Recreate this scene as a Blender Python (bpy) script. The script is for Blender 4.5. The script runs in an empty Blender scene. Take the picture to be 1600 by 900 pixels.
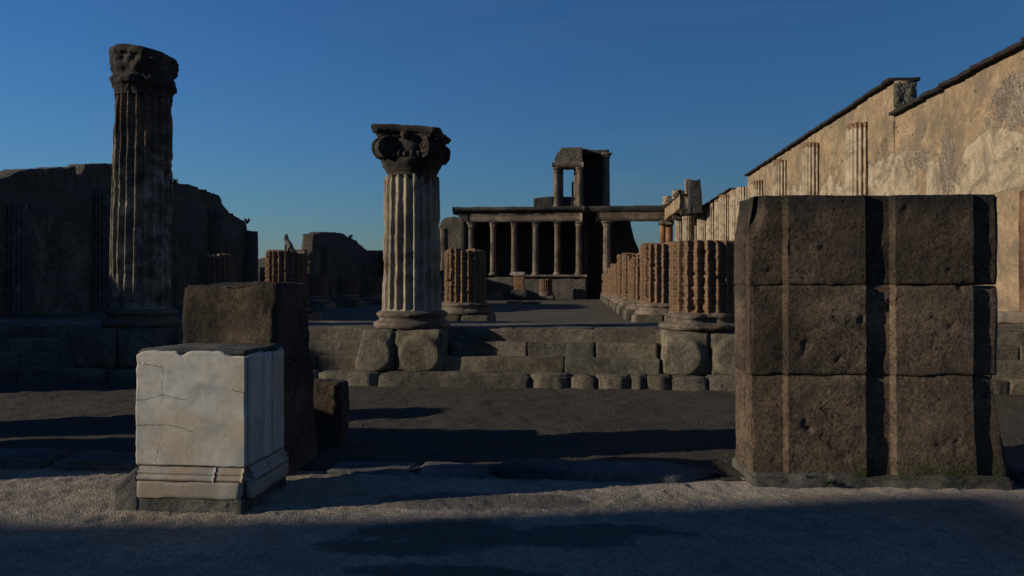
import bpy, math, random
import numpy as np
from mathutils import Vector

random.seed(7)
rng = np.random.default_rng(7)
sc = bpy.context.scene
C = sc.collection
PI = math.pi

# ------------------------------------------------------------------ camera frame
F = 1200.0                       # focal length in photo pixels (1600 wide)
YAW = math.radians(5.47)
EYE = 1.65
cs, sn = math.cos(YAW), math.sin(YAW)

def at(px, py, Y):
    """point of the world plane y = Y that the photo shows at (px, py)"""
    u = (px - 800) / F
    d = Y / (cs + sn * u)
    return (d * (-sn + cs * u), Y, EYE + (440 - py) / F * d)
def X(px, Y): return at(px, 440, Y)[0]
def Z(px, py, Y): return at(px, py, Y)[2]

# ------------------------------------------------------------------ noise
def _hash(ix, iy, iz, seed):
    h = (ix * 374761393 + iy * 668265263 + iz * 1440662683 + seed * 974711) & 0xffffffff
    h = ((h ^ (h >> 13)) * 1274126177) & 0xffffffff
    h = ((h ^ (h >> 16)) * 2246822519) & 0xffffffff
    return ((h ^ (h >> 15)) & 0xffffff) / float(0xffffff)

def vnoise(P, seed=0):
    P = np.asarray(P, float)
    i = np.floor(P).astype(np.int64); f = P - i
    w = f * f * f * (f * (f * 6 - 15) + 10)
    out = 0
    for dx in (0, 1):
        for dy in (0, 1):
            for dz in (0, 1):
                wt = (w[:, 0] if dx else 1 - w[:, 0]) * (w[:, 1] if dy else 1 - w[:, 1]) * (w[:, 2] if dz else 1 - w[:, 2])
                out = out + wt * _hash(i[:, 0] + dx, i[:, 1] + dy, i[:, 2] + dz, seed)
    return out * 2 - 1

def fbm(P, seed=0, octv=4, gain=.5):
    P = np.asarray(P, float); a = 1.0; s = 0; t = 0
    for o in range(octv):
        s = s + a * vnoise(P * (2.03 ** o) + o * 17.3, seed + o); t += a; a *= gain
    return s / t
def n1(x, seed=0, octv=3):
    x = np.atleast_1d(np.asarray(x, float))
    return fbm(np.stack([x, x * 0 + .37, x * 0 + .71], 1), seed, octv)

# ------------------------------------------------------------------ mesh helpers
def link(o, parent=None):
    C.objects.link(o)
    if parent is not None: o.parent = parent
    return o

def mesh_obj(name, V, Fc, m, parent=None, smooth=True, attrs=None, uv=None, loc=None, rotz=0):
    me = bpy.data.meshes.new(name)
    V = np.asarray(V, float)
    Fl = Fc.tolist() if isinstance(Fc, np.ndarray) else Fc
    me.from_pydata(V.tolist(), [], Fl)
    if smooth: me.polygons.foreach_set('use_smooth', [True] * len(me.polygons))
    if uv is not None:
        l = me.uv_layers.new(name='UVMap')
        idx = np.zeros(len(me.loops), dtype=np.int32); me.loops.foreach_get('vertex_index', idx)
        l.data.foreach_set('uv', np.asarray(uv, np.float32)[idx].ravel())
    for k, a in (attrs or {}).items():
        at_ = me.attributes.new(k, 'FLOAT', 'POINT'); at_.data.foreach_set('value', np.asarray(a, np.float32))
    me.materials.append(m); me.update()
    o = bpy.data.objects.new(name, me); link(o, parent)
    if loc is not None: o.location = loc
    o.rotation_euler.z = rotz
    return o

def tag(o, label=None, cat=None, group=None, kind=None):
    if label: o['label'] = label
    if cat: o['category'] = cat
    if group: o['group'] = group
    if kind: o['kind'] = kind
    return o

def thing(name, label, cat, loc=(0, 0, 0), rotz=0, group=None):
    o = bpy.data.objects.new(name, None); link(o)
    o.empty_display_size = .2
    o.location = loc; o.rotation_euler.z = rotz
    return tag(o, label, cat, group)

def copy_tree(o, parent=None):
    c = o.copy(); C.objects.link(c); c.parent = parent
    for ch in list(o.children): copy_tree(ch, c)
    return c

def gfaces(m, n, wrap=False, off=0):
    i = np.arange(m - 1)[:, None]; j = np.arange(n if wrap else n - 1)[None, :]
    a = i * n + j; b = i * n + (j + 1) % n
    return (np.stack([a, b, b + n, a + n], -1).reshape(-1, 4) + off)

def axis_pts(h, r, res):
    """coordinates -h..h with extra points where the edge is rounded"""
    inner = max(2, int(round(2 * (h - r) / res)) + 1)
    mid = np.linspace(-h + r, h - r, inner)
    e = np.array([0, .25, .6]) * r
    return np.concatenate([-h + e, mid, (h - e)[::-1]])

def rbox(sx, sy, sz, res=.06, r=.03, amp=.012, ns=3.0, chip=.03, seed=0, octv=4, extra=()):
    """worn stone block, x,y centred, z from 0: rounded, chipped and uneven"""
    h = np.array([sx, sy, sz]) / 2; r = min(r, h.min() * .9)
    ax = [axis_pts(h[k], r, res) for k in range(3)]
    if len(extra): ax[0] = np.unique(np.round(np.concatenate([ax[0], extra]), 5))
    Vs, Fs, off = [], [], 0
    for k in range(3):
        a, b = [q for q in range(3) if q != k]
        A, B = np.meshgrid(ax[a], ax[b], indexing='ij')
        for s in (-1, 1):
            P = np.zeros(A.shape + (3,)); P[..., a] = A; P[..., b] = B; P[..., k] = s * h[k]
            f = gfaces(A.shape[0], A.shape[1], off=off)
            flip = (s > 0) ^ (k == 1)
            if not flip: f = f[:, ::-1]
            f = f[:, ::-1] if False else f
            Vs.append(P.reshape(-1, 3)); Fs.append(f); off += A.size
    V = np.concatenate(Vs); Fc = np.concatenate(Fs)
    key = np.round(V * 1e5).astype(np.int64)
    _, first, inv = np.unique(key, axis=0, return_index=True, return_inverse=True)
    inv = inv.ravel()
    V = V[first]; Fc = inv[Fc]
    q = np.clip(V, -(h - r), h - r); d = V - q
    L = np.linalg.norm(d, axis=1, keepdims=True); n = d / np.maximum(L, 1e-9)
    P = q + n * r
    sd = seed * 7.13
    P0 = P + np.array([sd, sd * .7, sd * 1.3])
    disp = amp * fbm(P0 * ns, seed, octv) * 1.6
    edge = np.clip((1 - np.abs(n).max(1)) / .3, 0, 1)
    disp = disp - chip * edge * np.clip(fbm(P0 * ns * 1.3 + 50, seed + 5, 3) + .15, 0, 1) * 2
    P = P + n * disp[:, None]
    P[:, 2] += h[2]
    return P, Fc

def lathe(prof, nA=48, mod=None, res=.05, top_cap=True, bot_cap=False):
    """prof [(z, r)...] bottom to top; mod(theta, z, r) gives a changed radius. Seam at the back."""
    prof = np.asarray(prof, float)
    zs, rs = [], []
    for (z0, r0), (z1, r1) in zip(prof[:-1], prof[1:]):
        k = max(1, int(math.ceil(math.hypot(z1 - z0, r1 - r0) / res)))
        t = np.arange(k) / k
        zs += list(z0 + (z1 - z0) * t); rs += list(r0 + (r1 - r0) * t)
    zs.append(prof[-1, 0]); rs.append(prof[-1, 1])
    zs = np.array(zs); rs = np.array(rs)
    th = PI / 2 + np.linspace(0, 2 * PI, nA + 1)
    Zg, T = np.meshgrid(zs, th, indexing='ij'); R = np.repeat(rs[:, None], nA + 1, 1)
    if mod is not None:
        out = mod(T.ravel(), Zg.ravel(), R.ravel())
        if isinstance(out, tuple): R, Zg = out[0].reshape(T.shape), out[1].reshape(T.shape)
        else: R = out.reshape(T.shape)
    R[:, -1] = R[:, 0]; Zg[:, -1] = Zg[:, 0]
    V = np.stack([R * np.cos(T), R * np.sin(T), Zg], -1).reshape(-1, 3)
    UV = np.stack([(T - PI / 2) * rs.max(), Zg], -1).reshape(-1, 2)
    m, n = T.shape
    Fc = gfaces(m, n).tolist()
    if top_cap:
        c = len(V); V = np.vstack([V, [0, 0, Zg[-1].mean() - .01]]); UV = np.vstack([UV, [0, 0]])
        b = (m - 1) * n
        Fc += [[b + j, b + j + 1, c] for j in range(n - 1)]
    return V, Fc, UV

def sm(x, a, b):
    t = np.clip((x - a) / (b - a), 0, 1); return t * t * (3 - 2 * t)

def flute_mod(nf=20, depth=.05, rough=.012, seed=0, course=0.0, top=None, fillet=.24, ridge_break=.5, zb=0.):
    def f(T, z, r):
        fr = (T * nf / (2 * PI)) % 1.0
        a = np.clip(np.abs(fr - .5) / (.5 - fillet / 2), 0, 1)
        g = np.sqrt(np.clip(1 - a * a, 0, 1))
        P = np.stack([np.cos(T) * r.max(), np.sin(T) * r.max(), z], 1) + seed * 3.7
        fade = sm(z, zb, zb + .06)
        if top is not None: fade = fade * (1 - .0 * z)
        R = r - depth * g * fade
        R = R + rough * fbm(P * 7, seed, 3)
        # broken arrises
        rb = np.clip(fbm(P * np.array([3.2, 3.2, 3.0]), seed + 9, 4) - .08, 0, 1)
        R = R - ridge_break * (1 - g) * rb * depth * 2.2
        if course > 0:
            row = np.floor(z / course).astype(np.int64); bi = np.floor(T * r.max() / .17 + .5 * (row % 2)).astype(np.int64)
            hb = _hash(row, bi, row * 0, seed); R = R - .035 * (_hash(bi, row, row * 0 + 2, seed + 5) > .93) + .026 * (hb - .5) - .03 * (1 - g) * np.clip(hb - .72, 0, 1) / .28 * (_hash(bi, row, row * 0, seed + 8) > .3) + .008 * (_hash(row, row * 0, row * 0, seed + 3) - .5)
        Zz = z.copy()
        if top is not None:
            H, jag = top
            cut = jag * (n1(np.cos(T) * 1.3 + np.sin(T) * 2.1 + seed * 5, seed, 3) * 1.3 - .2)
            cut = np.round(cut / .055) * .055
            Zz = z + np.where(z > H - .45, cut * sm(z, H - .45, H), 0)
        return R, Zz
    return f

def extrude(prof, x0, x1, res=.25, amp=.01, ns=2., seed=0):
    """closed (y, z) outline swept along x"""
    p = np.asarray(prof, float); q = []
    for a, b in zip(p, np.roll(p, -1, 0)):
        k = max(1, int(math.ceil(np.linalg.norm(b - a) / res)))
        q += [a + (b - a) * t / k for t in range(k)]
    q = np.array(q); n = len(q)
    xs = np.linspace(x0, x1, max(2, int(abs(x1 - x0) / res) + 1))
    V = np.zeros((len(xs), n, 3)); V[..., 0] = xs[:, None]; V[..., 1:] = q[None]
    V = V.reshape(-1, 3)
    W = V + seed * 11.1
    V = V + amp * np.stack([vnoise(W * ns, seed) * .3, fbm(W * ns + 31, seed, 3), fbm(W * ns + 77, seed + 1, 3)], 1) * 1.5
    Fc = gfaces(len(xs), n, wrap=True).tolist()
    Fc.append(list(range(n))[::-1] if False else list(range(n)))
    Fc.append([(len(xs) - 1) * n + k for k in range(n)][::-1])
    return V, Fc

def wall_mesh(pts, z0, th, res=.15, jag=.12, amp=.03, ns=1.2, seed=0, jscale=2.0, nz=None, step=0):
    """ruined wall along local x, front face at y=0 looking to -y, back at y=th. pts [(s, top z)]"""
    pts = np.asarray(pts, float)
    L0, L1 = pts[0, 0], pts[-1, 0]
    s = np.linspace(L0, L1, max(3, int((L1 - L0) / res) + 1))
    s = np.unique(np.concatenate([s, pts[:, 0]]))
    h = np.interp(s, pts[:, 0], pts[:, 1])
    j = jag * n1(s * jscale + seed * 9, seed, 4) * 1.6
    if step: j = np.round(j / step) * step
    h = h + j
    hm = h.max() - z0
    nz = nz or max(3, int(hm / res)); nt = 4
    v = np.linspace(0, 1, nz)
    cols = []
    fr = np.stack([np.zeros(nz), v], 1)
    tp = np.stack([np.linspace(0, 1, nt + 2)[1:-1], np.ones(nt)], 1)
    bk = np.stack([np.ones(nz), v[::-1]], 1)
    loop = np.concatenate([fr, tp, bk]); n = len(loop)
    S = np.repeat(s[:, None], n, 1)
    Zg = z0 + (h[:, None] - z0) * loop[None, :, 1]
    Yg = np.repeat(loop[None, :, 0] * th, len(s), 0)
    P = np.stack([S, Yg, Zg], -1).reshape(-1, 3)
    D = amp * fbm(P * ns + seed * 3.3, seed, 4) * 1.6
    sgn = np.where(loop[:, 0] < .02, -1, np.where(loop[:, 0] > .98, 1, 0))
    P[:, 1] += D * np.tile(sgn, len(s))
    istop = np.tile((np.arange(n) >= nz) & (np.arange(n) < nz + nt), len(s))
    P[:, 2] += np.where(istop, jag * .5 * fbm(P * 3 + 9, seed + 2, 3), 0)
    Fc = gfaces(len(s), n)[:, ::-1].tolist()
    # end caps
    for i, fl in ((0, False), (len(s) - 1, True)):
        b = i * n
        for k in range(nz - 1):
            q = [b + k, b + k + 1, b + n - 2 - k, b + n - 1 - k]
            Fc.append(q if not fl else q[::-1])
        q = [b + nz - 1 + t for t in range(nt + 2)]
        Fc.append(q if not fl else q[::-1])
    return P, Fc

def merge(parts):
    Vs, Fs, off = [], [], 0
    for V, Fc in parts:
        Vs.append(np.asarray(V)); Fl = Fc.tolist() if isinstance(Fc, np.ndarray) else Fc
        Fs += [[i + off for i in f] for f in Fl]; off += len(V)
    return np.concatenate(Vs), Fs

def sweep(pts, rad, n=8):
    pts = np.asarray(pts, float); m = len(pts)
    rad = np.broadcast_to(rad, m)
    Tg = np.gradient(pts, axis=0); Tg /= np.linalg.norm(Tg, axis=1, keepdims=True) + 1e-9
    V = []
    up = np.array([.31, .17, .93])
    for p, t, r in zip(pts, Tg, rad):
        a = np.cross(t, up); a /= np.linalg.norm(a) + 1e-9; b = np.cross(t, a)
        for k in range(n):
            q = 2 * PI * k / n
            V.append(p + r * (a * math.cos(q) + b * math.sin(q)))
    Fc = gfaces(m, n, wrap=True).tolist()
    Fc += [list(range(n)), [(m - 1) * n + k for k in range(n)][::-1]]
    return np.array(V), Fc

# ------------------------------------------------------------------ materials
class Nt:
    def __init__(s, name):
        s.k = .55
        s.m = bpy.data.materials.new(name); s.m.use_nodes = True
        s.t = s.m.node_tree; s.b = s.t.nodes['Principled BSDF']
        s.b.inputs['Specular IOR Level'].default_value = .25
        tc = s('ShaderNodeTexCoord'); oi = s('ShaderNodeObjectInfo')
        sc_ = s('ShaderNodeVectorMath', operation='SCALE'); sc_.inputs[0].default_value = (37, 53, 71)
        s.l(oi.outputs['Random'], sc_.inputs['Scale'])
        ad = s('ShaderNodeVectorMath', operation='ADD'); s.l(tc.outputs['Object'], ad.inputs[0]); s.l(sc_.outputs[0], ad.inputs[1])
        s.vec = ad.outputs[0]; s.uv = tc.outputs['UV']; s.obj = tc.outputs['Object']; s.rand = oi.outputs['Random']
    def __call__(s, t, **p):
        n = s.t.nodes.new(t)
        for k, v in p.items(): setattr(n, k, v)
        return n
    def l(s, a, b): s.t.links.new(a, b)
    def put(s, sock, v):
        if hasattr(v, 'is_output'): s.l(v, sock)
        else: sock.default_value = v if not (isinstance(v, tuple) and len(v) == 3 and sock.type == 'RGBA') else (*v, 1)
    def noise(s, scale, detail=6, rough=.55, dist=0, vec=None):
        n = s('ShaderNodeTexNoise'); s.l(vec or s.vec, n.inputs['Vector'])
        n.inputs['Scale'].default_value = scale; n.inputs['Detail'].default_value = detail
        n.inputs['Roughness'].default_value = rough; n.inputs['Distortion'].default_value = dist
        return n.outputs['Fac']
    def vor(s, scale, feature='F1', vec=None, out='Distance', rnd=1):
        n = s('ShaderNodeTexVoronoi', feature=feature); s.l(vec or s.vec, n.inputs['Vector'])
        n.inputs['Scale'].default_value = scale; n.inputs['Randomness'].default_value = rnd
        return n.outputs[out]
    def ramp(s, fac, stops, interp='LINEAR'):
        n = s('ShaderNodeValToRGB'); n.color_ramp.interpolation = interp
        e = n.color_ramp.elements
        while len(e) < len(stops): e.new(.5)
        for k, (p, c) in enumerate(stops):
            e[k].position = p; e[k].color = (*c, 1) if isinstance(c, tuple) else (c, c, c, 1)
        s.put(n.inputs['Fac'], fac)
        return n.outputs['Color']
    def mix(s, f, a, b, mode='MIX'):
        n = s('ShaderNodeMixRGB', blend_type=mode)
        s.put(n.inputs[0], f); s.put(n.inputs[1], a); s.put(n.inputs[2], b)
        return n.outputs[0]
    def math(s, op, a, b=0.0, clamp=False):
        n = s('ShaderNodeMath', operation=op, use_clamp=clamp)
        s.put(n.inputs[0], a); s.put(n.inputs[1], b)
        return n.outputs[0]
    def attr(s, name):
        n = s('ShaderNodeAttribute', attribute_name=name); return n.outputs['Fac']
    def warp(s, amt, scale, vec=None):
        n = s('ShaderNodeTexNoise'); s.l(vec or s.vec, n.inputs['Vector']); n.inputs['Scale'].default_value = scale; n.inputs['Detail'].default_value = 4
        k = s('ShaderNodeVectorMath', operation='SCALE'); s.l(n.outputs['Color'], k.inputs[0]); k.inputs['Scale'].default_value = amt
        a = s('ShaderNodeVectorMath', operation='ADD'); s.l(vec or s.vec, a.inputs[0]); s.l(k.outputs[0], a.inputs[1])
        return a.outputs[0]
    def bump(s, h, dist, strength=1.0, prev=None):
        n = s('ShaderNodeBump'); n.inputs['Distance'].default_value = dist; n.inputs['Strength'].default_value = strength
        s.put(n.inputs['Height'], h)
        if prev is not None: s.l(prev, n.inputs['Normal'])
        return n.outputs[0]
    def done(s, col, normal=None, rough=.95):
        if s.k != 1:
            if hasattr(col, 'is_output'): col = s.mix(1., col, (s.k, s.k, s.k), 'MULTIPLY')
            else: col = tuple(c * s.k for c in col)
        s.put(s.b.inputs['Base Color'], col); s.put(s.b.inputs['Roughness'], rough)
        if normal is not None: s.l(normal, s.b.inputs['Normal'])
        return s.m

def stone(name, dark, mid, light, scale=1.0, pit=.6, bump=.02, lichen=(.03, .028, .024), stainy=.5, tone=False):
    s = Nt(name)
    a = s.noise(1.1 * scale, 8, .6, .3); b = s.noise(9 * scale, 8, .7); c = s.noise(38 * scale, 6, .7)
    f = s.math('ADD', s.math('MULTIPLY', a, .6), s.math('MULTIPLY', b, .4))
    col = s.ramp(f, [(.36, dark), (.5, mid), (.64, light)])
    st = s.ramp(s.noise(2.3 * scale, 6, .65, .8), [(.52, 0.), (.66, 1.)])
    col = s.mix(s.math('MULTIPLY', st, stainy), col, lichen)
    big = s.ramp(s.noise(.75 * scale, 4, .6, .4), [(.36, .62), (.64, 1.38)])
    col = s.mix(1., col, big, 'MULTIPLY')
    col = s.mix(1., col, s.ramp(s.rand, [(0., (.72, .73, .75)), (.35, (1.08, 1.0, .92)), (.6, (.85, .86, .84)), (1., (1.25, 1.17, 1.05))]), 'MULTIPLY') if tone else col
    fine = s.ramp(c, [(.32, .5), (.68, 1.42)])
    col = s.mix(1., col, fine, 'MULTIPLY')
    v = s.vor(30 * scale, vec=s.warp(.07, 28)); pm = s.ramp(s.noise(3.5 * scale, 3), [(.44, 0.), (.58, 1.)])
    pits = s.math('MULTIPLY', s.ramp(v, [(.10, 1.), (.34, 0.)]), pm)
    v2 = s.ramp(s.vor(6 * scale, vec=s.warp(.16, 15)), [(.06, 1.), (.2, 0.)])
    pits = s.math('MAXIMUM', pits, s.math('MULTIPLY', v2, s.ramp(s.noise(1.7 * scale, 2), [(.52, 0.), (.60, 1.)])))
    pits = s.math('MULTIPLY', pits, pit)
    # colour attributes painted as lichen, moss
    ed = s.math('MULTIPLY', s.attr('stain'), s.ramp(b, [(.3, .55), (.6, 1.)]))
    col = s.mix(s.math('MULTIPLY', ed, 1.0, True), col, lichen)
    mo = s.math('MULTIPLY', s.attr('moss'), s.ramp(s.noise(14, 6, .7), [(.36, 0.), (.6, 1.)]))
    col = s.mix(mo, col, s.ramp(s.noise(40, 3), [(.3, (.03, .04, .010)), (.7, (.085, .09, .024))]))
    nb = s.bump(s.math('SUBTRACT', s.math('MULTIPLY', b, 1.), s.math('MULTIPLY', pits, 1.4)), bump * 1.6)
    nb = s.bump(c, bump * .5, 1., nb)
    return s.done(col, nb)

def stucco_column(name, k=.55):
    """fluted column: pale stucco where attr 'brick' is 0, brick core where 1"""
    s = Nt(name); s.k = k
    a = s.noise(2.2, 8, .65, .4); c = s.noise(40, 4, .6); b = s.noise(12, 6, .7)
    st = s.ramp(a, [(.32, (.20, .15, .10)), (.5, (.41, .32, .22)), (.66, (.52, .42, .305))])
    bt = s('ShaderNodeTexBrick'); s.l(s.warp(.012, 10, s.uv), bt.inputs['Vector'])
    bt.inputs['Scale'].default_value = 1; bt.inputs['Brick Width'].default_value = .21; bt.inputs['Row Height'].default_value = .058
    bt.inputs['Mortar Size'].default_value = .009; bt.inputs['Mortar Smooth'].default_value = .35; bt.inputs['Bias'].default_value = -.1
    for k, v in (('Color1', (.31, .14, .066)), ('Color2', (.18, .095, .052)), ('Mortar', (.33, .25, .165))): bt.inputs[k].default_value = (*v, 1)
    br = s.mix(s.ramp(b, [(.42, .0), (.72, .45)]), bt.outputs['Color'], (.19, .125, .08))
    m = s.math('ADD', s.attr('brick'), s.math('MULTIPLY', s.math('SUBTRACT', s.noise(5, 6, .65), .5), 1.6))
    m = s.ramp(m, [(.46, 0.), (.54, 1.)])
    col = s.mix(m, st, br)
    ln = s.ramp(s.math('ADD', s.noise(3.1, 6, .7, .5), s.math('MULTIPLY', s.attr('stain'), .5)), [(.58, 0.), (.74, 1.)])
    col = s.mix(s.math('MULTIPLY', ln, .75), col, (.045, .04, .035))
    col = s.mix(1., col, s.ramp(c, [(.3, .8), (.7, 1.15)]), 'MULTIPLY')
    h = s.math('SUBTRACT', s.math('MULTIPLY', b, .6), s.math('MULTIPLY', s.math('MULTIPLY', bt.outputs['Fac'], m), .8))
    h = s.math('SUBTRACT', h, s.math('MULTIPLY', m, .5))
    nb = s.bump(h, .02); nb = s.bump(c, .005, 1, nb)
    return s.done(col, nb)

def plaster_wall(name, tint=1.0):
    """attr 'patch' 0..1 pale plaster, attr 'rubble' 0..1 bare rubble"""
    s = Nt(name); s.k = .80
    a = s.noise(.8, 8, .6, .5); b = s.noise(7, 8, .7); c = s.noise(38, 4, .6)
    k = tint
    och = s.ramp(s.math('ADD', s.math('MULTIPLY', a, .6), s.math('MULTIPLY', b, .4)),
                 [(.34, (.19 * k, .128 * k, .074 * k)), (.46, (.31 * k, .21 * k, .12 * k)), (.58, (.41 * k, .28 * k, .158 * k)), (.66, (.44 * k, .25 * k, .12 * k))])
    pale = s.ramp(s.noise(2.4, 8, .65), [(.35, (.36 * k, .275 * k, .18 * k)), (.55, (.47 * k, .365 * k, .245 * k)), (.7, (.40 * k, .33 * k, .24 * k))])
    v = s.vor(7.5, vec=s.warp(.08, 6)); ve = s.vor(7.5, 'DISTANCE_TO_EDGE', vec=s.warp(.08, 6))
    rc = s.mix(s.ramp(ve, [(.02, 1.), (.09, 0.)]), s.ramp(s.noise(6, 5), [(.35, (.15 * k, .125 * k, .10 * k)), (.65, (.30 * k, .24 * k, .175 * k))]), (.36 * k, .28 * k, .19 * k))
    w = s.math('MULTIPLY', s.math('SUBTRACT', s.noise(1.6, 8, .7, .3), .5), 1.9)
    pm = s.ramp(s.math('ADD', s.attr('patch'), s.math('MULTIPLY', w, .45)), [(.47, 0.), (.53, 1.)])
    rm = s.ramp(s.math('ADD', s.attr('rubble'), w), [(.44, 0.), (.56, 1.)])
    col = s.mix(rm, och, rc); col = s.mix(pm, col, pale)
    gr = s.ramp(s.noise(.9, 9, .75, 1.2), [(.46, 0.), (.60, .85)])
    col = s.mix(gr, col, (.165 * k, .125 * k, .088 * k))
    gr2 = s.ramp(s.noise(3.3, 8, .75, .6), [(.46, 0.), (.64, .6)])
    col = s.mix(gr2, col, (.16 * k, .12 * k, .085 * k))
    hol = s.math('MULTIPLY', s.ramp(s.vor(3.1, vec=s.warp(.12, 6)), [(.06, 1.), (.14, 0.)]), s.ramp(s.noise(1.1, 3), [(.5, 0.), (.56, 1.)]))
    col = s.mix(s.math('MULTIPLY', hol, .7), col, (.07 * k, .055 * k, .04 * k))
    col = s.mix(1., col, s.ramp(c, [(.3, .82), (.7, 1.15)]), 'MULTIPLY')
    h = s.math('ADD', s.math('MULTIPLY', b, .5), s.math('MULTIPLY', pm, .55))
    h = s.math('ADD', h, s.math('MULTIPLY', rm, s.ramp(ve, [(.0, 0.), (.2, .42)])))
    h = s.math('SUBTRACT', h, s.math('MULTIPLY', hol, 1.2))
    nb = s.bump(h, .06); nb = s.bump(c, .008, 1, nb)
    return s.done(col, nb)

def rubble(name, c0, c1, mortar, scale=6.):
    s = Nt(name)
    w = s.warp(.1, 5); ve = s.vor(scale, 'DISTANCE_TO_EDGE', vec=w)
    cc = s.vor(scale, vec=w, out='Color')
    cv = s('ShaderNodeSeparateColor'); s.l(cc, cv.inputs[0])
    st = s.mix(cv.outputs[0], c0, c1)
    b = s.noise(8, 8, .7)
    col = s.mix(s.ramp(ve, [(.02, 1.), (.1, 0.)]), st, mortar)
    col = s.mix(s.ramp(s.noise(.8, 8, .65, .6), [(.45, 0.), (.62, .8)]), col, mortar)
    col = s.mix(1., col, s.ramp(b, [(.3, .7), (.7, 1.25)]), 'MULTIPLY')
    nb = s.bump(s.math('ADD', s.ramp(ve, [(0., 0.), (.16, .8)]), s.math('MULTIPLY', b, .6)), .04)
    return s.done(col, nb)

def road_mat(name):
    s = Nt(name); s.k = .94
    w = s.warp(.02, 20)
    v = s.vor(55, vec=w); ve = s.vor(55, 'DISTANCE_TO_EDGE', vec=w); c = s.noise(90, 4, .6); a = s.noise(.7, 8, .6, .5); b = s.noise(6, 8, .65)
    cc = s.vor(55, vec=w, out='Color'); cv = s('ShaderNodeSeparateColor'); s.l(cc, cv.inputs[0])
    peb = s.ramp(cv.outputs[0], [(0., (.23, .183, .13)), (.5, (.315, .255, .185)), (1., (.40, .33, .245))])
    col = s.mix(s.ramp(ve, [(.0, .85), (.16, 0.)]), peb, (.15, .12, .09))
    col = s.mix(1., col, s.ramp(s.math('ADD', s.math('MULTIPLY', a, .5), s.math('MULTIPLY', b, .5)), [(.36, .62), (.64, 1.25)]), 'MULTIPLY')
    # dark tarry patches, by their own shape
    dk = s.ramp(s.math('ADD', s.attr('patch'), s.math('MULTIPLY', s.math('SUBTRACT', s.noise(3.2, 8, .65, .6), .5), 1.3)), [(.40, 0.), (.62, 1.)])
    col = s.mix(s.math('MULTIPLY', dk, .72), col, (.04, .038, .036))
    col = s.mix(s.math('MULTIPLY', s.attr('dust'), .7), col, (.44, .35, .28))
    h = s.math('ADD', s.ramp(ve, [(0., 0.), (.3, 1.)]), s.math('MULTIPLY', c, .4))
    nb = s.bump(h, .0065); nb = s.bump(b, .02, .7, nb)
    return s.done(col, nb, .85)

def soil_mat(name, dark, light):
    s = Nt(name)
    a = s.noise(.9, 8, .6, .5); b = s.noise(11, 8, .7); c = s.noise(60, 5, .7)
    col = s.ramp(s.math('ADD', s.math('MULTIPLY', a, .55), s.math('MULTIPLY', b, .45)), [(.36, dark), (.64, light)])
    sp = s.ramp(s.vor(55), [(.12, 1.), (.24, 0.)])
    col = s.mix(s.math('MULTIPLY', sp, s.ramp(s.noise(9, 3), [(.5, 0.), (.6, .7)])), col, (.28, .25, .22))
    col = s.mix(1., col, s.ramp(c, [(.3, .6), (.7, 1.35)]), 'MULTIPLY')
    nb = s.bump(b, .04); nb = s.bump(c, .018, 1, nb); nb = s.bump(sp, .01, .7, nb)
    return s.done(col, nb)

def marble_mat(name, base, ochre, grey):
    s = Nt(name)
    a = s.noise(1.9, 8, .6, .6); b = s.noise(5, 8, .65, .4); c = s.noise(60, 4, .6)
    col = s.mix(s.ramp(a, [(.42, 0.), (.58, .95)]), base, ochre)
    col = s.mix(s.ramp(s.noise(2.6, 8, .62, .9), [(.46, 0.), (.62, .85)]), col, grey)
    col = s.mix(s.ramp(b, [(.58, 0.), (.75, .5)]), col, (.34, .27, .20))
    # fine dark cracks
    ck = s.math('MULTIPLY', s.ramp(s.attr('crack'), [(.45, 0.), (.8, 1.)]), s.ramp(s.noise(14, 3), [(.3, .35), (.5, 1.)]))
    col = s.mix(s.math('MULTIPLY', ck, .6), col, (.22, .185, .14))
    col = s.mix(1., col, s.ramp(c, [(.3, .9), (.7, 1.06)]), 'MULTIPLY')
    ed = s.math('MULTIPLY', s.attr('stain'), s.ramp(s.noise(9, 5), [(.35, .2), (.6, 1.)]))
    col = s.mix(ed, col, (.12, .10, .08))
    nb = s.bump(s.math('SUBTRACT', s.math('MULTIPLY', b, .4), ck), .008)
    return s.done(col, nb, .6)

def plain(name, col, rough=.9, var=.3):
    s = Nt(name)
    k = s.ramp(s.noise(14, 5, .6), [(.3, 1 - var), (.7, 1 + var)])
    return s.done(s.mix(1., col, k, 'MULTIPLY'), None, rough)

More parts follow.
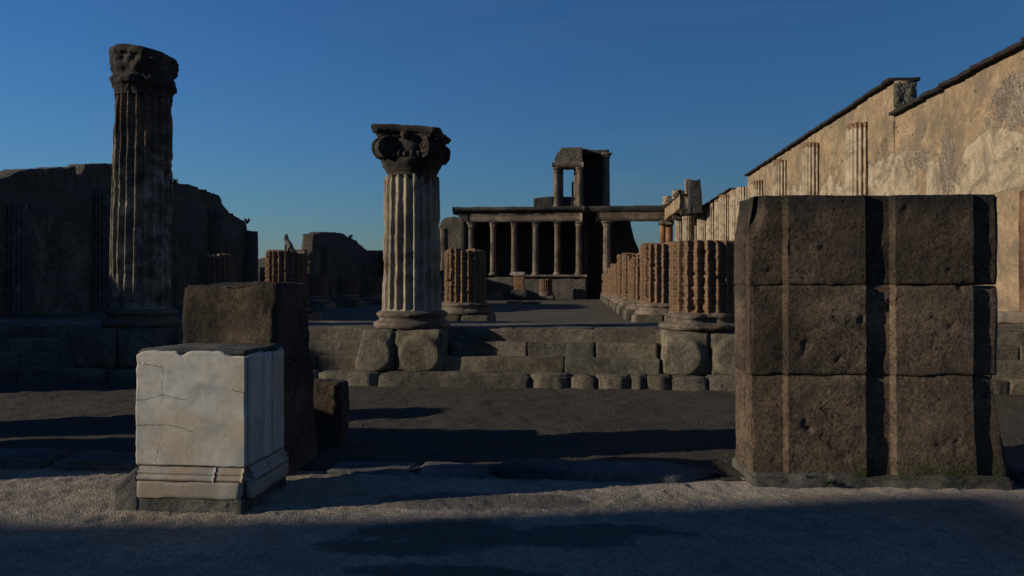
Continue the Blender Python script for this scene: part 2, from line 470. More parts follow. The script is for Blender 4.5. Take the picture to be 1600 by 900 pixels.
M = dict(
    tufa=stone('brown_tufa', (.085, .056, .035), (.155, .105, .068), (.245, .172, .113), .9, 1.0, .028, stainy=.6),
    darktufa=stone('dark_tufa', (.075, .05, .031), (.14, .095, .061), (.23, .155, .095), 1.6, .8, .035, stainy=.5),
    lava=stone('grey_lava', (.142, .119, .088), (.226, .192, .143), (.315, .267, .195), 1.3, .5, .026, (.055, .05, .045), .55, tone=True),
    kerb=stone('kerb_lava', (.09, .088, .086), (.15, .147, .142), (.22, .212, .2), 1.3, .4, .015, (.06, .058, .055), .4, tone=True),
    mortar=stone('grey_mortar', (.12, .11, .095), (.19, .17, .145), (.27, .24, .20), 2.2, .8, .03, (.08, .07, .06), .4),
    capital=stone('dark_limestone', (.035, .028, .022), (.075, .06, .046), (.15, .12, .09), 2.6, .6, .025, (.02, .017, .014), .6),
    facade=stone('pale_tufa', (.15, .105, .075), (.25, .185, .135), (.34, .26, .195), 1.0, .3, .02, (.08, .065, .05), .5),
    orange=stone('orange_brick', (.22, .10, .05), (.34, .17, .085), (.40, .22, .12), 1.6, .3, .02, (.12, .08, .05), .4),
    darkblock=stone('dark_masonry', (.05, .044, .038), (.085, .075, .063), (.14, .12, .10), .8, .5, .03, (.03, .027, .024), .5),  # dark grey stone of the cornices, ledges and statue foot
    colm=stucco_column('stucco_and_brick'), pale=stucco_column('pale_stucco', .68),
    wall=plaster_wall('ochre_plaster'),
    leftwall=plaster_wall('shaded_plaster', .42),  # the ochre plaster tinted dark, the left wall's shade put into its colour
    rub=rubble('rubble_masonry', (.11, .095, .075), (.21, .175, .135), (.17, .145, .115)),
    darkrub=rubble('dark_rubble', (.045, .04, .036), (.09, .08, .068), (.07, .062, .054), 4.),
    road=road_mat('gravelled_road'), soil=soil_mat('dark_gravel_soil', (.058, .045, .031), (.125, .098, .066)),
    floor=soil_mat('nave_earth', (.108, .083, .052), (.185, .145, .092)),
    tile=plain('dark_roof_tile', (.035, .026, .022)),
    marble=marble_mat('veined_marble', (.72, .66, .56), (.61, .50, .36), (.45, .435, .41)),
    marble2=marble_mat('banded_marble', (.50, .43, .35), (.40, .30, .20), (.33, .30, .27)),
    cat=plain('grey_fur', (.22, .19, .15)), iron=plain('rusty_iron', (.06, .05, .045)),
    leaf=plain('weed_leaf', (.05, .085, .025)), drygrass=plain('dry_grass', (.16, .13, .06)),
    pebble=stone('pebbles', (.09, .078, .068), (.14, .125, .11), (.22, .20, .18), 4., .1, .004),
)

# ------------------------------------------------------------------ sky and sun
ELEV, AZ = math.radians(16.5), math.radians(20.0)      # sun low on the left, a little behind
to_sun = Vector((-math.cos(AZ) * math.cos(ELEV), -math.sin(AZ) * math.cos(ELEV), math.sin(ELEV)))
w = bpy.data.worlds.new("World"); sc.world = w; w.use_nodes = True
nt = w.node_tree; bg = nt.nodes['Background']
sky = nt.nodes.new('ShaderNodeTexSky'); sky.sky_type = 'NISHITA'; sky.sun_disc = False
sky.sun_elevation = ELEV; sky.sun_rotation = -math.atan2(to_sun.x, to_sun.y)
sky.altitude = 0; sky.air_density = 1.6; sky.dust_density = 0; sky.ozone_density = 8
tn = nt.nodes.new('ShaderNodeMixRGB'); tn.blend_type = 'MULTIPLY'; tn.inputs[0].default_value = 1; tn.inputs[2].default_value = (.50, .69, .945, 1)   # clear deep-blue winter air
tcw = nt.nodes.new('ShaderNodeTexCoord'); mp = nt.nodes.new('ShaderNodeMapping'); mp.inputs['Scale'].default_value = (1.2, 1.2, 5.5); mp.inputs['Rotation'].default_value = (.12, .1, .4)
nz = nt.nodes.new('ShaderNodeTexNoise'); nz.inputs['Scale'].default_value = 1.6; nz.inputs['Detail'].default_value = 7; nz.inputs['Roughness'].default_value = .6; nz.inputs['Distortion'].default_value = .8
rp = nt.nodes.new('ShaderNodeValToRGB'); rp.color_ramp.elements[0].position = .5; rp.color_ramp.elements[0].color = (0, 0, 0, 1); rp.color_ramp.elements[1].position = .8; rp.color_ramp.elements[1].color = (.035, .035, .035, 1)
cl = nt.nodes.new('ShaderNodeMixRGB'); cl.inputs[2].default_value = (4.5, 4.2, 4.4, 1)
nt.links.new(tcw.outputs['Generated'], mp.inputs[0]); nt.links.new(mp.outputs[0], nz.inputs['Vector']); nt.links.new(nz.outputs['Fac'], rp.inputs[0]); nt.links.new(rp.outputs[0], cl.inputs[0])
nt.links.new(sky.outputs[0], tn.inputs[1]); nt.links.new(tn.outputs[0], cl.inputs[1]); nt.links.new(cl.outputs[0], bg.inputs[0]); bg.inputs[1].default_value = .0845
sun = bpy.data.lights.new('sun', 'SUN'); sun.energy = 5.0; sun.angle = math.radians(.5); sun.color = (1, .915, .75)
so = bpy.data.objects.new('sun', sun); link(so); so.location = (-30, -10, 20)
so.rotation_euler = (-to_sun).to_track_quat('-Z', 'Y').to_euler()

cam = bpy.data.cameras.new('camera'); cam.sensor_width = 36; cam.lens = F / 1600 * 36
cam.shift_y = -10 / 1600; cam.clip_end = 3000; cam.clip_start = .05
co = bpy.data.objects.new('camera', cam); link(co); co.location = (0, 0, EYE); co.rotation_euler = (PI / 2, 0, YAW)
sc.camera = co
vs = sc.view_settings; vs.view_transform = 'Standard'; vs.look = 'None'; vs.exposure = 0; vs.gamma = 1; vs.use_curve_mapping = False

# ------------------------------------------------------------------ ground
def sheet(name, xs, ys, zf, m, attrs=None):
    Xg, Yg = np.meshgrid(xs, ys, indexing='ij'); P = np.stack([Xg, Yg, Xg * 0], -1).reshape(-1, 3)
    P[:, 2] = zf(P)
    f = gfaces(len(xs), len(ys))[:, ::-1]
    a = {k: fn(P) for k, fn in (attrs or {}).items()}
    return tag(mesh_obj(name, P, f, m, attrs=a), kind='structure')

sheet('ground', np.linspace(-900, 900, 31), np.linspace(-600, 1200, 31), lambda P: P[:, 0] * 0 - .14, M['soil'])

def blob(P, cx, cy, rx, ry):
    return np.clip(1.25 - np.hypot((P[:, 0] - cx) / rx, (P[:, 1] - cy) / ry), 0, 1)
def road_z(P):
    Q = P * 1.0
    fine = np.exp(-np.clip(np.abs(P[:, 0]) - 7, 0, None)) * np.exp(-np.clip(4.2 - P[:, 1], 0, None))
    return .012 * fbm(Q * .8, 3, 3) + fine * (.012 * fbm(Q * 9, 5, 3) + .007 * np.clip(vnoise(Q * 30, 6), 0, 1))
xs = np.unique(np.round(np.concatenate([np.linspace(-60, -6, 40), np.arange(-6, 6, .02), np.linspace(6, 60, 40)]), 4))
ys = np.unique(np.round(np.concatenate([np.linspace(-30, 3.5, 30), np.arange(3.5, 6.36, .018), [6.42, 6.6, 6.75]]), 4))
px0 = at(640, 840, 4.9)
sheet('road', xs, ys, road_z, M['road'], dict(
    patch=lambda P: np.maximum.reduce([blob(P, -.9, 5.0, .75, .38), blob(P, -.2, 4.95, .7, .25), blob(P, -1.2, 4.65, .6, .2), blob(P, .2, 5.15, .7, .16), blob(P, -.75, 4.3, .9, .16), blob(P, -1.0, 5.7, .7, .3), blob(P, -.4, 5.75, .6, .25)]),
    dust=lambda P: np.clip(sm(P[:, 1], 5.9, 6.4) * (P[:, 0] > .4) * (.6 + .6 * fbm(P * 2, 8, 3)), 0, 1)))

def soil_z(P):
    return .012 + .035 * fbm(P * .7 + 3, 11, 3) * (1 - sm(P[:, 1], 11, 11.9)) + .02 * fbm(P * 5, 12, 3) - .012 * sm(P[:, 1], 11, 11.9)
xs = np.unique(np.round(np.concatenate([np.linspace(-60, -9, 40), np.arange(-9, 7, .05), np.linspace(7, 60, 40)]), 4))
ys = np.unique(np.round(np.concatenate([np.arange(6.5, 12.35, .04)]), 4))
soil = sheet('gravel_ground', xs, ys, soil_z, M['soil'])

def floor_top(Y): return np.interp(Y, [14.5, 19, 68, 80], [.56, .52, .12, .1])
xs = np.linspace(-19.6, 9.2, 145); ys = np.concatenate([np.arange(13.5, 40, .2), np.arange(40, 82, .5)])
sheet('nave_floor', xs, ys, lambda P: floor_top(P[:, 1]) + .03 * fbm(P * .6, 21, 4) + .012 * fbm(P * 4, 22, 2), M['floor'])
V, Fc = rbox(29.2, 2.4, .7, .12, .03, .012, 2., seed=31)
porch = tag(mesh_obj('porch_pavement', V, Fc, M['lava'], loc=(-5.2, 13.86, .165)), kind='structure')

# loose pebbles lying on the gravel: too many to count
def pebbles(name, n, xr, yr, zf, smin, smax, seed, m):
    r = np.random.default_rng(seed)
    ico = bpy.data.meshes.new('t'); import bmesh
    bm = bmesh.new(); bmesh.ops.create_icosphere(bm, subdivisions=1, radius=1); bm.to_mesh(ico); bm.free()
    base = np.array([v.co[:] for v in ico.vertices]); fb = np.array([p.vertices[:] for p in ico.polygons])
    bpy.data.meshes.remove(ico)
    nv = len(base)
    pos = np.stack([r.uniform(*xr, n), r.uniform(*yr, n), np.zeros(n)], 1)
    pos = pos[fbm(pos * .9, seed, 3) + r.normal(0, .25, n) > -.1]; n = len(pos)
    pos[:, 2] = zf(pos)
    s = smin + (smax - smin) * r.random(n) ** 4
    Vs = base[None] * (1 + .3 * r.normal(0, 1, (n, nv, 1)).clip(-1, 1)) * (s[:, None, None] * np.stack([r.uniform(.8, 1.4, n), r.uniform(.8, 1.4, n), r.uniform(.45, .8, n)], 1)[:, None, :])
    a = r.uniform(0, 6.28, n); ca, sa = np.cos(a)[:, None], np.sin(a)[:, None]
    x = Vs[..., 0] * ca - Vs[..., 1] * sa; y = Vs[..., 0] * sa + Vs[..., 1] * ca
    Vs = np.stack([x, y, Vs[..., 2]], -1) + pos[:, None, :] + np.array([0, 0, .2]) * s[:, None, None]
    Fc = (fb[None] + (np.arange(n) * nv)[:, None, None]).reshape(-1, 3)
    return tag(mesh_obj(name, Vs.reshape(-1, 3), Fc, m, smooth=False), 'loose pale pebbles scattered over the dark gravel', 'pebbles', kind='stuff')
pebbles('gravel', 17000, (-8, 7), (6.75, 11.75), soil_z, .003, .013, 4, M['pebble'])

# ------------------------------------------------------------------ kerb stones along the road
def kerb(px0, px1, py, label, yf=6.38, d=.42, h=.085, seed=0, cut=0):
    x0, x1 = X(px0, yf), X(px1, yf)
    V, Fc = rbox(x1 - x0 - .015, d, h + .2, .05, .045, .018, 3.5, .05, seed)
    L = (x1 - x0) / 2
    if cut:
        k = sm(V[:, 0] * cut, L - .5, L); V[:, 1] += k * .25 * (V[:, 1] < 0); V[:, 2] -= k * .05
    tag(mesh_obj('kerb_stone', V, Fc, M['kerb'], loc=((x0 + x1) / 2, yf + d / 2, -.2)), label, 'kerb stone', 'kerb stones along the road')
kerb(-260, -80, 0, 'low grey kerb stone at the far left, out past the photo edge', seed=1)
kerb(-75, 68, 0, 'low grey kerb stone cut by the left edge of the photo', seed=2, d=.5, yf=6.3)
kerb(76, 262, 0, 'low grey kerb stone ending behind the left side of the marble pedestal', seed=3, d=.45, yf=6.3)
kerb(500, 640, 0, 'shaded kerb stone next to the dark tufa block', seed=4, h=.03)
kerb(644, 768, 0, 'shaded kerb stone in the middle of the opening', seed=5, h=.045)
kerb(772, 1140, 0, 'long kerb stone with a sunlit broken end near the large tufa block', seed=6, cut=1)
kerb(1600, 1900, 0, 'low grey kerb stone past the right side of the large tufa block', seed=7, yf=6.6)

# ------------------------------------------------------------------ steps
RISE = .22
ROWS = [(11.85, .22, .6), (12.14, .44, .5), (12.43, .66, .5), (12.72, .88, .45)]   # front y, top z, depth
def stones_row(parent, joints, row, seed, base=None, irregular=0., name='step_stone', org=(0, 0, 0)):
    yf, zt, dep = ROWS[row]; z0 = (zt - RISE - .1) if base is None else base
    for k, (a, b) in enumerate(zip(joints[:-1], joints[1:])):
        r_ = random.Random(seed * 100 + k)
        L = b - a - r_.uniform(.003, .012); dh = r_.uniform(-.008, .006) - irregular * r_.uniform(0, .03)
        V, Fc = rbox(L, dep, zt - z0 + dh, .035, .016 + .035 * irregular,   .010 + .014 * irregular, 3.2, .03 + .05 * irregular, seed * 31 + k)
        if irregular:
            e = sm(np.abs(V[:, 0]), L / 2 - .18, L / 2); V[:, 2] -= e * r_.uniform(.0, .035) * (V[:, 2] > .1); V[:, 1] += e * r_.uniform(.01, .06) * (V[:, 1] < 0)
        o = mesh_obj(name, V, Fc, M['lava'], parent)
        o.location = ((a + b) / 2 - org[0], yf + dep / 2 + r_.uniform(-.015, .015) - org[1], z0 - org[2])
        o.rotation_euler.z = r_.uniform(-.006, .006)

def flight(label, x0, x1, jts, seed):
    t = thing('stone_steps', label, 'steps', ((x0 + x1) / 2, 12.14, .22), group='flights of stone steps between the columns')
    for row in (1, 2, 3):
        stones_row(t, jts[row], row, seed + row, org=t.location)
def rnd_joints(x0, x1, seed, lo=.9, hi=1.7):
    r_ = random.Random(seed); xs = [x0]
    while xs[-1] + hi < x1: xs.append(xs[-1] + r_.uniform(lo, hi))
    return xs + [x1]
YM = 12.3
flight('shaded stone steps left of the tallest column', -14.5, -8.25, {r: rnd_joints(-14.5, -8.25, 40 + r) for r in (1, 2, 3)}, 40)
flight('narrow stretch of stone steps between the tall column and the middle column', -6.9, -3.5,
       {1: [-6.9, -5.3, -4.35, -3.62], 2: [-6.9, -5.9, -4.6, -3.55], 3: [-6.9, -5.6, -3.5]}, 50)
flight('central stone steps leading up between two columns toward the nave', -2.3, 1.25,
       {1: [X(690, YM), X(882, YM), X(1030, YM)], 2: [X(700, YM), X(823, YM), X(930, YM), X(1030, YM)],
        3: [X(702, YM), X(800, YM), X(928, YM), X(1032, YM)]}, 60)
flight('stone steps rising to the right of the large tufa block', 2.6, 9.2, {r: rnd_joints(2.6, 9.2, 70 + r) for r in (1, 2, 3)}, 70)
t = thing('stone_kerb_course', 'lowest course of rough worn kerb stones along the foot of the steps', 'stone course', (-2.5, 11.85, 0))
jr = rnd_joints(-14.5, X(496, 11.9), 81, 1.2, 2.2) + [X(p, 11.9) for p in (592, 828, 890, 932, 985, 1012, 1050, 1105, 1180)] + rnd_joints(X(1181, 11.9), 9.4, 82)[1:]
stones_row(t, jr, 0, 8, base=-.1, irregular=.4, name='kerb_stone', org=t.location)

# ------------------------------------------------------------------ columns on the steps
def column_pedestal(parent, parts, z0=.2, y0=-.62, h=.68, seed=0, flare=.14):
    """rough lava stones under the column; parts: list of (x0, x1) local"""
    for k, (a, b) in enumerate(parts):
        V, Fc = rbox(b - a - .004, 1.25, h, .04, .045, .022, 2.2, .05, seed + k)
        hw = (b - a) / 2
        if k == 0: V[:, 0] -= flare * np.clip(1 - V[:, 2] / h, 0, 1) * np.clip(-V[:, 0] / hw, 0, 1)
        if k == len(parts) - 1: V[:, 0] += flare * .4 * np.clip(1 - V[:, 2] / h, 0, 1) * np.clip(V[:, 0] / hw, 0, 1)
        # cushion-like worn boss on the front
        f = V[:, 1] < -.3
        cx = V[:, 0] + (.1 if k == 0 else -.05); cz = V[:, 2] - h * .42
        V[:, 1] -= np.where(f, .07 * sm(.36 - np.hypot(cx * 1.0, cz * 1.1), -.03, .06), 0)
        o = mesh_obj('pedestal_stone', V, Fc, M['lava'], parent); o.location = ((a + b) / 2, y0 + .62, z0)

def attic_base(parent, R, z0, z1, m, seed=0, wear=.02, plinth=None):
    h = z1 - z0
    prof = [(z0, R * 1.12), (z0 + .08 * h, R * 1.26), (z0 + .22 * h, R * 1.30), (z0 + .38 * h, R * 1.26), (z0 + .46 * h, R * 1.13), (z0 + .60 * h, R * 1.10),
            (z0 + .68 * h, R * 1.15), (z0 + .80 * h, R * 1.20), (z0 + .9 * h, R * 1.15), (z0 + h, R * 1.02)]
    def mod(T, z, r):
        P = np.stack([np.cos(T) * r, np.sin(T) * r, z], 1) + seed * 2.3
        return r + wear * fbm(P * np.array([3, 3, 7]), seed, 4) * 1.6 - wear * 2.5 * np.clip(fbm(P * 2.1 + 5, seed + 3, 3) - .2, 0, 1)
    V, Fc, UV = lathe(prof, 96, mod, .02)
    return mesh_obj('base', V, Fc, m, parent, uv=UV)

def shaft(parent, R0, R1, z0, z1, seed=0, depth=.05, jag=0., brickf=None, course=0., nA=200, res=.03, rough=.012, name='shaft', m=None, rb=.5, stainf=None):
    prof = [(z0, R0 * 1.0), (z0 + .05, R0), (z1, R1)] + ([(z1, R1 * .55), (z1 - .02, R1 * .15)] if True else [])
    md = flute_mod(20, depth, rough, seed, course, (z1, jag) if jag else None, ridge_break=rb, zb=z0)
    V, Fc, UV = lathe(prof, nA, md, res)
    br = np.zeros(len(V)) if brickf is None else brickf(V)
    at_ = dict(brick=br)
    if stainf is not None: at_['stain'] = stainf(V)
    return mesh_obj(name, V, Fc, m or M['colm'], parent, uv=UV, attrs=at_)

CY = 12.72
# --- middle column with the four-sided Ionic capital
cx = X(644, CY)
t = thing('ionic_column', 'pale fluted column with dark scroll capital rising from the steps in the middle', 'column', (cx, CY, 0), group='columns standing on the entrance steps')
column_pedestal(t, [(-.66, -.15), (-.15, .62)], seed=101)
attic_base(t, .50, .87, 1.17, M['facade'], 3, .016)
z1 = 3.41
shaft(t, .50, .462, 1.16, z1, seed=4, depth=.062, jag=.05, rough=.008, rb=.45, m=M['colm'], nA=320, res=.02,
      brickf=lambda V: np.clip(.12 + .45 * sm(V[:, 2], 3.1, 3.5) + .28 * sm(.4 - np.abs(V[:, 2] - 2.0), 0, .3) * (V[:, 0] < -.3), 0, 1),
      stainf=lambda V: .12 + 0 * V[:, 0])
def lump(r_amp, seed, fz=5):
    def mod(T, z, r):
        P = np.stack([np.cos(T) * r, np.sin(T) * r, z], 1) + seed * 2.3
        return r + r_amp * fbm(P * fz, seed, 4) * 1.6
    return mod
cap = bpy.data.objects.new('capital', None)
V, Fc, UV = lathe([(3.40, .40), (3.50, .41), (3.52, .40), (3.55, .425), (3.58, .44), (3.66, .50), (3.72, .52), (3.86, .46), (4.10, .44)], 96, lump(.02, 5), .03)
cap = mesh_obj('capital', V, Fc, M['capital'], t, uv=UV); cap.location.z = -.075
# abacus: moulded square with hollow sides, right front corner broken
def abacus(hw, z0, z1, hollow, seed, slope=0.):
    n = 60; prof = [(z0, .80), (z0 + .03, .86), (z0 + .08, .88), (z0 + .085, .93), (z1 - .03, 1.0), (z1, .985), (z1 + .0, .5), (z1 + .0, .02)]
    th = np.linspace(0, 2 * PI, 4 * n + 1)[:-1]
    V = []
    for z, k in prof:
        c, s_ = np.cos(th), np.sin(th)
        sq = 1 / np.maximum(np.abs(c), np.abs(s_))
        a = np.abs(np.where(np.abs(c) > np.abs(s_), s_ / np.where(np.abs(c) < 1e-6, 1, c), c / np.where(np.abs(s_) < 1e-6, 1, s_)))
        r = hw * k * np.minimum(sq, 1.30) * (1 - hollow * (1 - a ** 2))
        V.append(np.stack([r * c, r * s_, np.full_like(th, z)], 1))
    V = np.concatenate(V)
    nr = fbm(V * 6 + seed, seed, 4)
    V[:, :2] *= (1 + .045 * nr)[:, None]; V[:, 2] += .02 * fbm(V * 4 + 7, seed, 3)
    V[:, 2] -= slope * np.clip(V[:, 0] / hw, -.2, 1) * sm(V[:, 2], z0, z1)
    return V, gfaces(len(prof), 4 * n, wrap=True)
V, Fc = abacus(.60, 4.06, 4.26, .10, 8, .05)
mesh_obj('abacus', V, Fc, M['capital'], cap)
def volute(ang, R=.172, zc=3.895, rad=.56, seed=0):
    """scroll standing on the diagonal: a solid disc with a rolled band on both faces, and a band up to the abacus"""
    e = np.array([math.cos(ang), math.sin(ang), 0]); nrm = np.array([-math.sin(ang), math.cos(ang), 0]); up = np.array([0, 0, 1.])
    cpt = e * rad + up * zc; parts = []
    prof = [(-.085, .02), (-.085, R * .82), (-.06, R * .9), (0, R * .8), (.06, R * .9), (.085, R * .82), (.085, .02)]
    th = np.linspace(0, 2 * PI, 41)[:-1]
    V = np.concatenate([[cpt + nrm * z + r * (e * math.cos(q) + up * math.sin(q)) for q in th] for z, r in prof])
    parts.append((V, gfaces(len(prof), 40, wrap=True)))
    for sgn in (-1, 1):
        q = np.linspace(PI * .62, -PI * 3.9, 90); rr = R * np.linspace(1.0, .16, 90)
        P = np.array([cpt + nrm * sgn * .088 + r * (e * math.cos(a) + up * math.sin(a)) for a, r in zip(q, rr)])
        parts.append(sweep(P, np.linspace(.034, .018, 90), 6))
        st = P[0]; Q = np.array([st + (np.array([0, 0, 4.04]) + e * rad * .45 + nrm * sgn * .1 - st) * k for k in np.linspace(0, 1, 8)])
        parts.append(sweep(Q, np.linspace(.034, .03, 8), 6))
    V, Fc = merge(parts)
    V = V + .014 * np.stack([fbm(V * 9 + seed, seed, 3), fbm(V * 9 + seed + 9, seed, 3), fbm(V * 9 + seed + 19, seed, 3)], 1) * 1.5
    return V, Fc
for k, a in enumerate((-132, -48, 48, 132)):
    V, Fc = volute(math.radians(a), seed=20 + k)
    mesh_obj('volute', V, Fc, M['capital'], cap)
for k, a in enumerate((-90, 0, 90, 180)):    # small flower on each side of the abacus, egg-and-dart bosses
    q = math.radians(a); bl = []
    V, Fc = rbox(.13, .12, .14, .03, .05, .02, 8, .02, 60 + k)
    c, s_ = math.cos(q + PI / 2), math.sin(q + PI / 2)
    V = np.stack([V[:, 0] * c - V[:, 1] * s_ + math.cos(q) * .5, V[:, 0] * s_ + V[:, 1] * c + math.sin(q) * .5, V[:, 2] + 4.04], 1); bl.append((V, Fc))
    for j in range(-2, 3):
        V, Fc = rbox(.075, .08, .11, .03, .035, .01, 9, .02, 70 + j + k * 9)
        qq = q + j * .21
        V = np.stack([V[:, 0] * c - V[:, 1] * s_ + math.cos(qq) * .5, V[:, 0] * s_ + V[:, 1] * c + math.sin(qq) * .5, V[:, 2] + 3.74], 1); bl.append((V, Fc))
    V, Fc = merge(bl); mesh_obj('carved_boss', V, Fc, M['capital'], cap)

# --- tall column on the left with an eroded leafy capital
cx = X(219, CY)
t = thing('tall_column', 'tallest fluted column with eroded dark leafy capital at left', 'column', (cx, CY, 0), group='columns standing on the entrance steps')
column_pedestal(t, [(-.72, -.05), (-.05, .7)], seed=120)
attic_base(t, .50, .87, 1.19, M['lava'], 13, .02); t.rotation_euler.y = .014
shaft(t, .505, .465, 1.18, 4.90, seed=9, depth=.068, jag=.10, rough=.010, rb=.55, nA=320, res=.025,
      brickf=lambda V: np.clip(.12 + .5 * sm(V[:, 2], 2.6, 4.4), 0, 1), stainf=lambda V: .36 + 0 * V[:, 0])
def leafy(T, z, r):
    P = np.stack([np.cos(T) * r, np.sin(T) * r, z], 1)
    c, s_ = np.cos(T), np.sin(T)
    sq = np.minimum(1 / np.maximum(np.abs(c), np.abs(s_)), 1.12)
    k = sm(z, 5.3, 5.62)
    r2 = r * (1 + (sq - 1.07) * k)
    low = np.exp(-((z - 5.21) / .07) ** 2) * (.5 + .5 * np.cos(T * 8)); hi = np.exp(-((z - 5.42) / .08) ** 2) * (.5 + .5 * np.cos(T * 8 + PI))
    hel = np.exp(-((z - 5.56) / .05) ** 2) * (.5 + .5 * np.cos(T * 16))
    r2 = r2 + .055 * low + .06 * hi + .04 * hel - .03 * np.exp(-((z - 5.62) / .025) ** 2) + .030 * fbm(P * 7, 17, 4) * 1.6 - .10 * np.clip(fbm(P * 2.6, 19, 3) - .3, 0, 1)
    zz = z - np.where(z > 5.5, .085 * np.clip((P[:, 0] + .02) / .55, 0, 1) * sm(z, 5.5, 5.8), 0)
    return r2, zz
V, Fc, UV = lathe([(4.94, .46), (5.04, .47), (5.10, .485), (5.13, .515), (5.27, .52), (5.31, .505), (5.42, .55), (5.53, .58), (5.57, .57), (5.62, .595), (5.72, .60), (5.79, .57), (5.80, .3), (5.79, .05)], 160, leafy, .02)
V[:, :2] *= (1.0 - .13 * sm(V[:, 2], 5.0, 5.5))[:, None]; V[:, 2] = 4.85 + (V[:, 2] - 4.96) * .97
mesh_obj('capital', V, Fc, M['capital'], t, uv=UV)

# --- broken brick column on the right of the steps
cx = X(1098, CY)
t = thing('brick_column', 'broken fluted brick column on a rough stone pedestal beside the large tufa block', 'column', (cx, CY, 0), group='columns standing on the entrance steps')
column_pedestal(t, [(-.68, .03), (.03, .72)], seed=140, flare=.02)
attic_base(t, .53, .87, 1.16, M['facade'], 23, .065)
shaft(t, .54, .53, 1.14, 2.30, seed=12, depth=.085, jag=.06, rough=.005, rb=.05, course=.058, brickf=lambda V: V[:, 2] * 0 + 1, nA=320, res=.029)

# ------------------------------------------------------------------ nave columns: brick stumps
def nave_column(x, y, ztop, label, seed, fine=True):
    zf = float(floor_top(y)) - .03
    t = thing('brick_column_stump', label, 'column', (x, y, zf), group='brick column stumps of the nave')
    for k, (a, b) in enumerate(((-.70, -.02), (.0, .70))):
        V, Fc = rbox(b - a, 1.36, .34, .08, .05, .02, 2.5, .06, seed + k)
        mesh_obj('plinth_stone', V, Fc, M['lava'], t, loc=((a + b) / 2, 0, 0))
    attic_base(t, .52, .33, .64, M['facade'], seed, .035)
    shaft(t, .54, .53, .62, ztop - zf, seed=seed, depth=.08, jag=.10 if fine else .14, rough=.005, rb=.05, course=.058,
          brickf=lambda V: V[:, 2] * 0 + 1, nA=240 if fine else 120, res=.03 if fine else .06)
    return t
PITCH = 4.65; Y0 = 19.4
order = ['first', 'second', 'third', 'fourth', 'fifth', 'sixth', 'seventh', 'eighth', 'ninth', 'tenth', 'eleventh']
tops = [2.62, 2.36, 2.66, 2.82, 2.55, 2.6, 2.5, 2.2, 2.15, 2.1, 2.05]
for k in range(11):
    nave_column(1.88, Y0 + PITCH * k, tops[k], f'red brick column stump in the right-hand nave row, {order[k]} from the steps', 200 + k, k < 4)
tops = [2.72, 2.55, 2.15, 1.95, 1.85, 1.8, 1.9, 1.75, 1.8, 1.7, 1.7]
for k in range(11):
    nave_column(-12.0, Y0 + PITCH * k, tops[k], f'shaded brick column stump in the left-hand nave row, {order[k]} from the steps', 230 + k, k < 2)
nave_column(X(448, Y0), Y0, 2.43, 'brick column stump with a small cat sitting on top', 260)
nave_column(X(727, Y0), Y0, 2.48, 'red brick column stump just behind the scroll-capital column', 261)
YB = Y0 + PITCH * 10 - 2
nave_column(X(773, YB), YB, Z(773, 443, YB), 'far dark column stump before the colonnade podium, left of the brick statue base', 262, False)
nave_column(X(853, YB), YB, Z(853, 436, YB), 'far dark column stump before the colonnade podium, right of the brick statue base', 263, False)

# cat on the stump, and a thin iron rod
cx, cy, cz = X(450, Y0 - .3), Y0 - .3, 2.44
def cat():
    me = bpy.data.meshes.new('cat')
    pts = [((.07, 0, .07), .085), ((.05, 0, .15), .078), ((.01, 0, .22), .062), ((-.02, 0, .265), .044), ((-.045, 0, .325), .082), ((-.115, 0, .305), .045),
           ((-.05, .035, .12), .026), ((-.065, .04, .012), .02), ((-.05, -.035, .12), .026), ((-.065, -.04, .012), .02),
           ((.05, .07, .05), .045), ((-.01, .08, .02), .024), ((.05, -.07, .05), .045), ((-.01, -.08, .02), .024),
           ((.15, .03, .03), .024), ((.16, .11, .02), .018), ((.07, .17, .018), .012),
           ((-.04, .042, .395), .026), ((-.035, .046, .44), .008), ((-.04, -.042, .395), .026), ((-.035, -.046, .44), .008)]
    ed = [(0, 1), (1, 2), (2, 3), (3, 4), (4, 5), (2, 6), (6, 7), (2, 8), (8, 9), (0, 10), (10, 11), (0, 12), (12, 13), (0, 14), (14, 15), (15, 16), (4, 17), (17, 18), (4, 19), (19, 20)]
    me.from_pydata([p for p, r in pts], ed, [])
    o = bpy.data.objects.new('cat', me); link(o)
    o.modifiers.new('skin', 'SKIN'); 
    for v, (p, r) in zip(me.skin_vertices[0].data, pts): v.radius = (r, r)
    me.skin_vertices[0].data[0].use_root = True
    s_ = o.modifiers.new('sub', 'SUBSURF'); s_.levels = 2; s_.render_levels = 2
    me.materials.append(M['cat'])
    return o
c = cat(); c.location = (cx, cy, cz)
tag(c, 'small grey cat sitting upright on top of a broken brick column', 'cat')
rx = X(445.5, Y0 - .45)
V, Fc = sweep([(0, 0, -.04), (.004, 0, .15), (.0, 0, .3), (-.004, 0, .42)], [.01, .009, .008, .006], 8)
tag(mesh_obj('iron_rod', V, Fc, M['iron'], loc=(rx, Y0 - .45, 2.44)), 'thin iron rod standing up from the brick column next to the cat', 'rod')

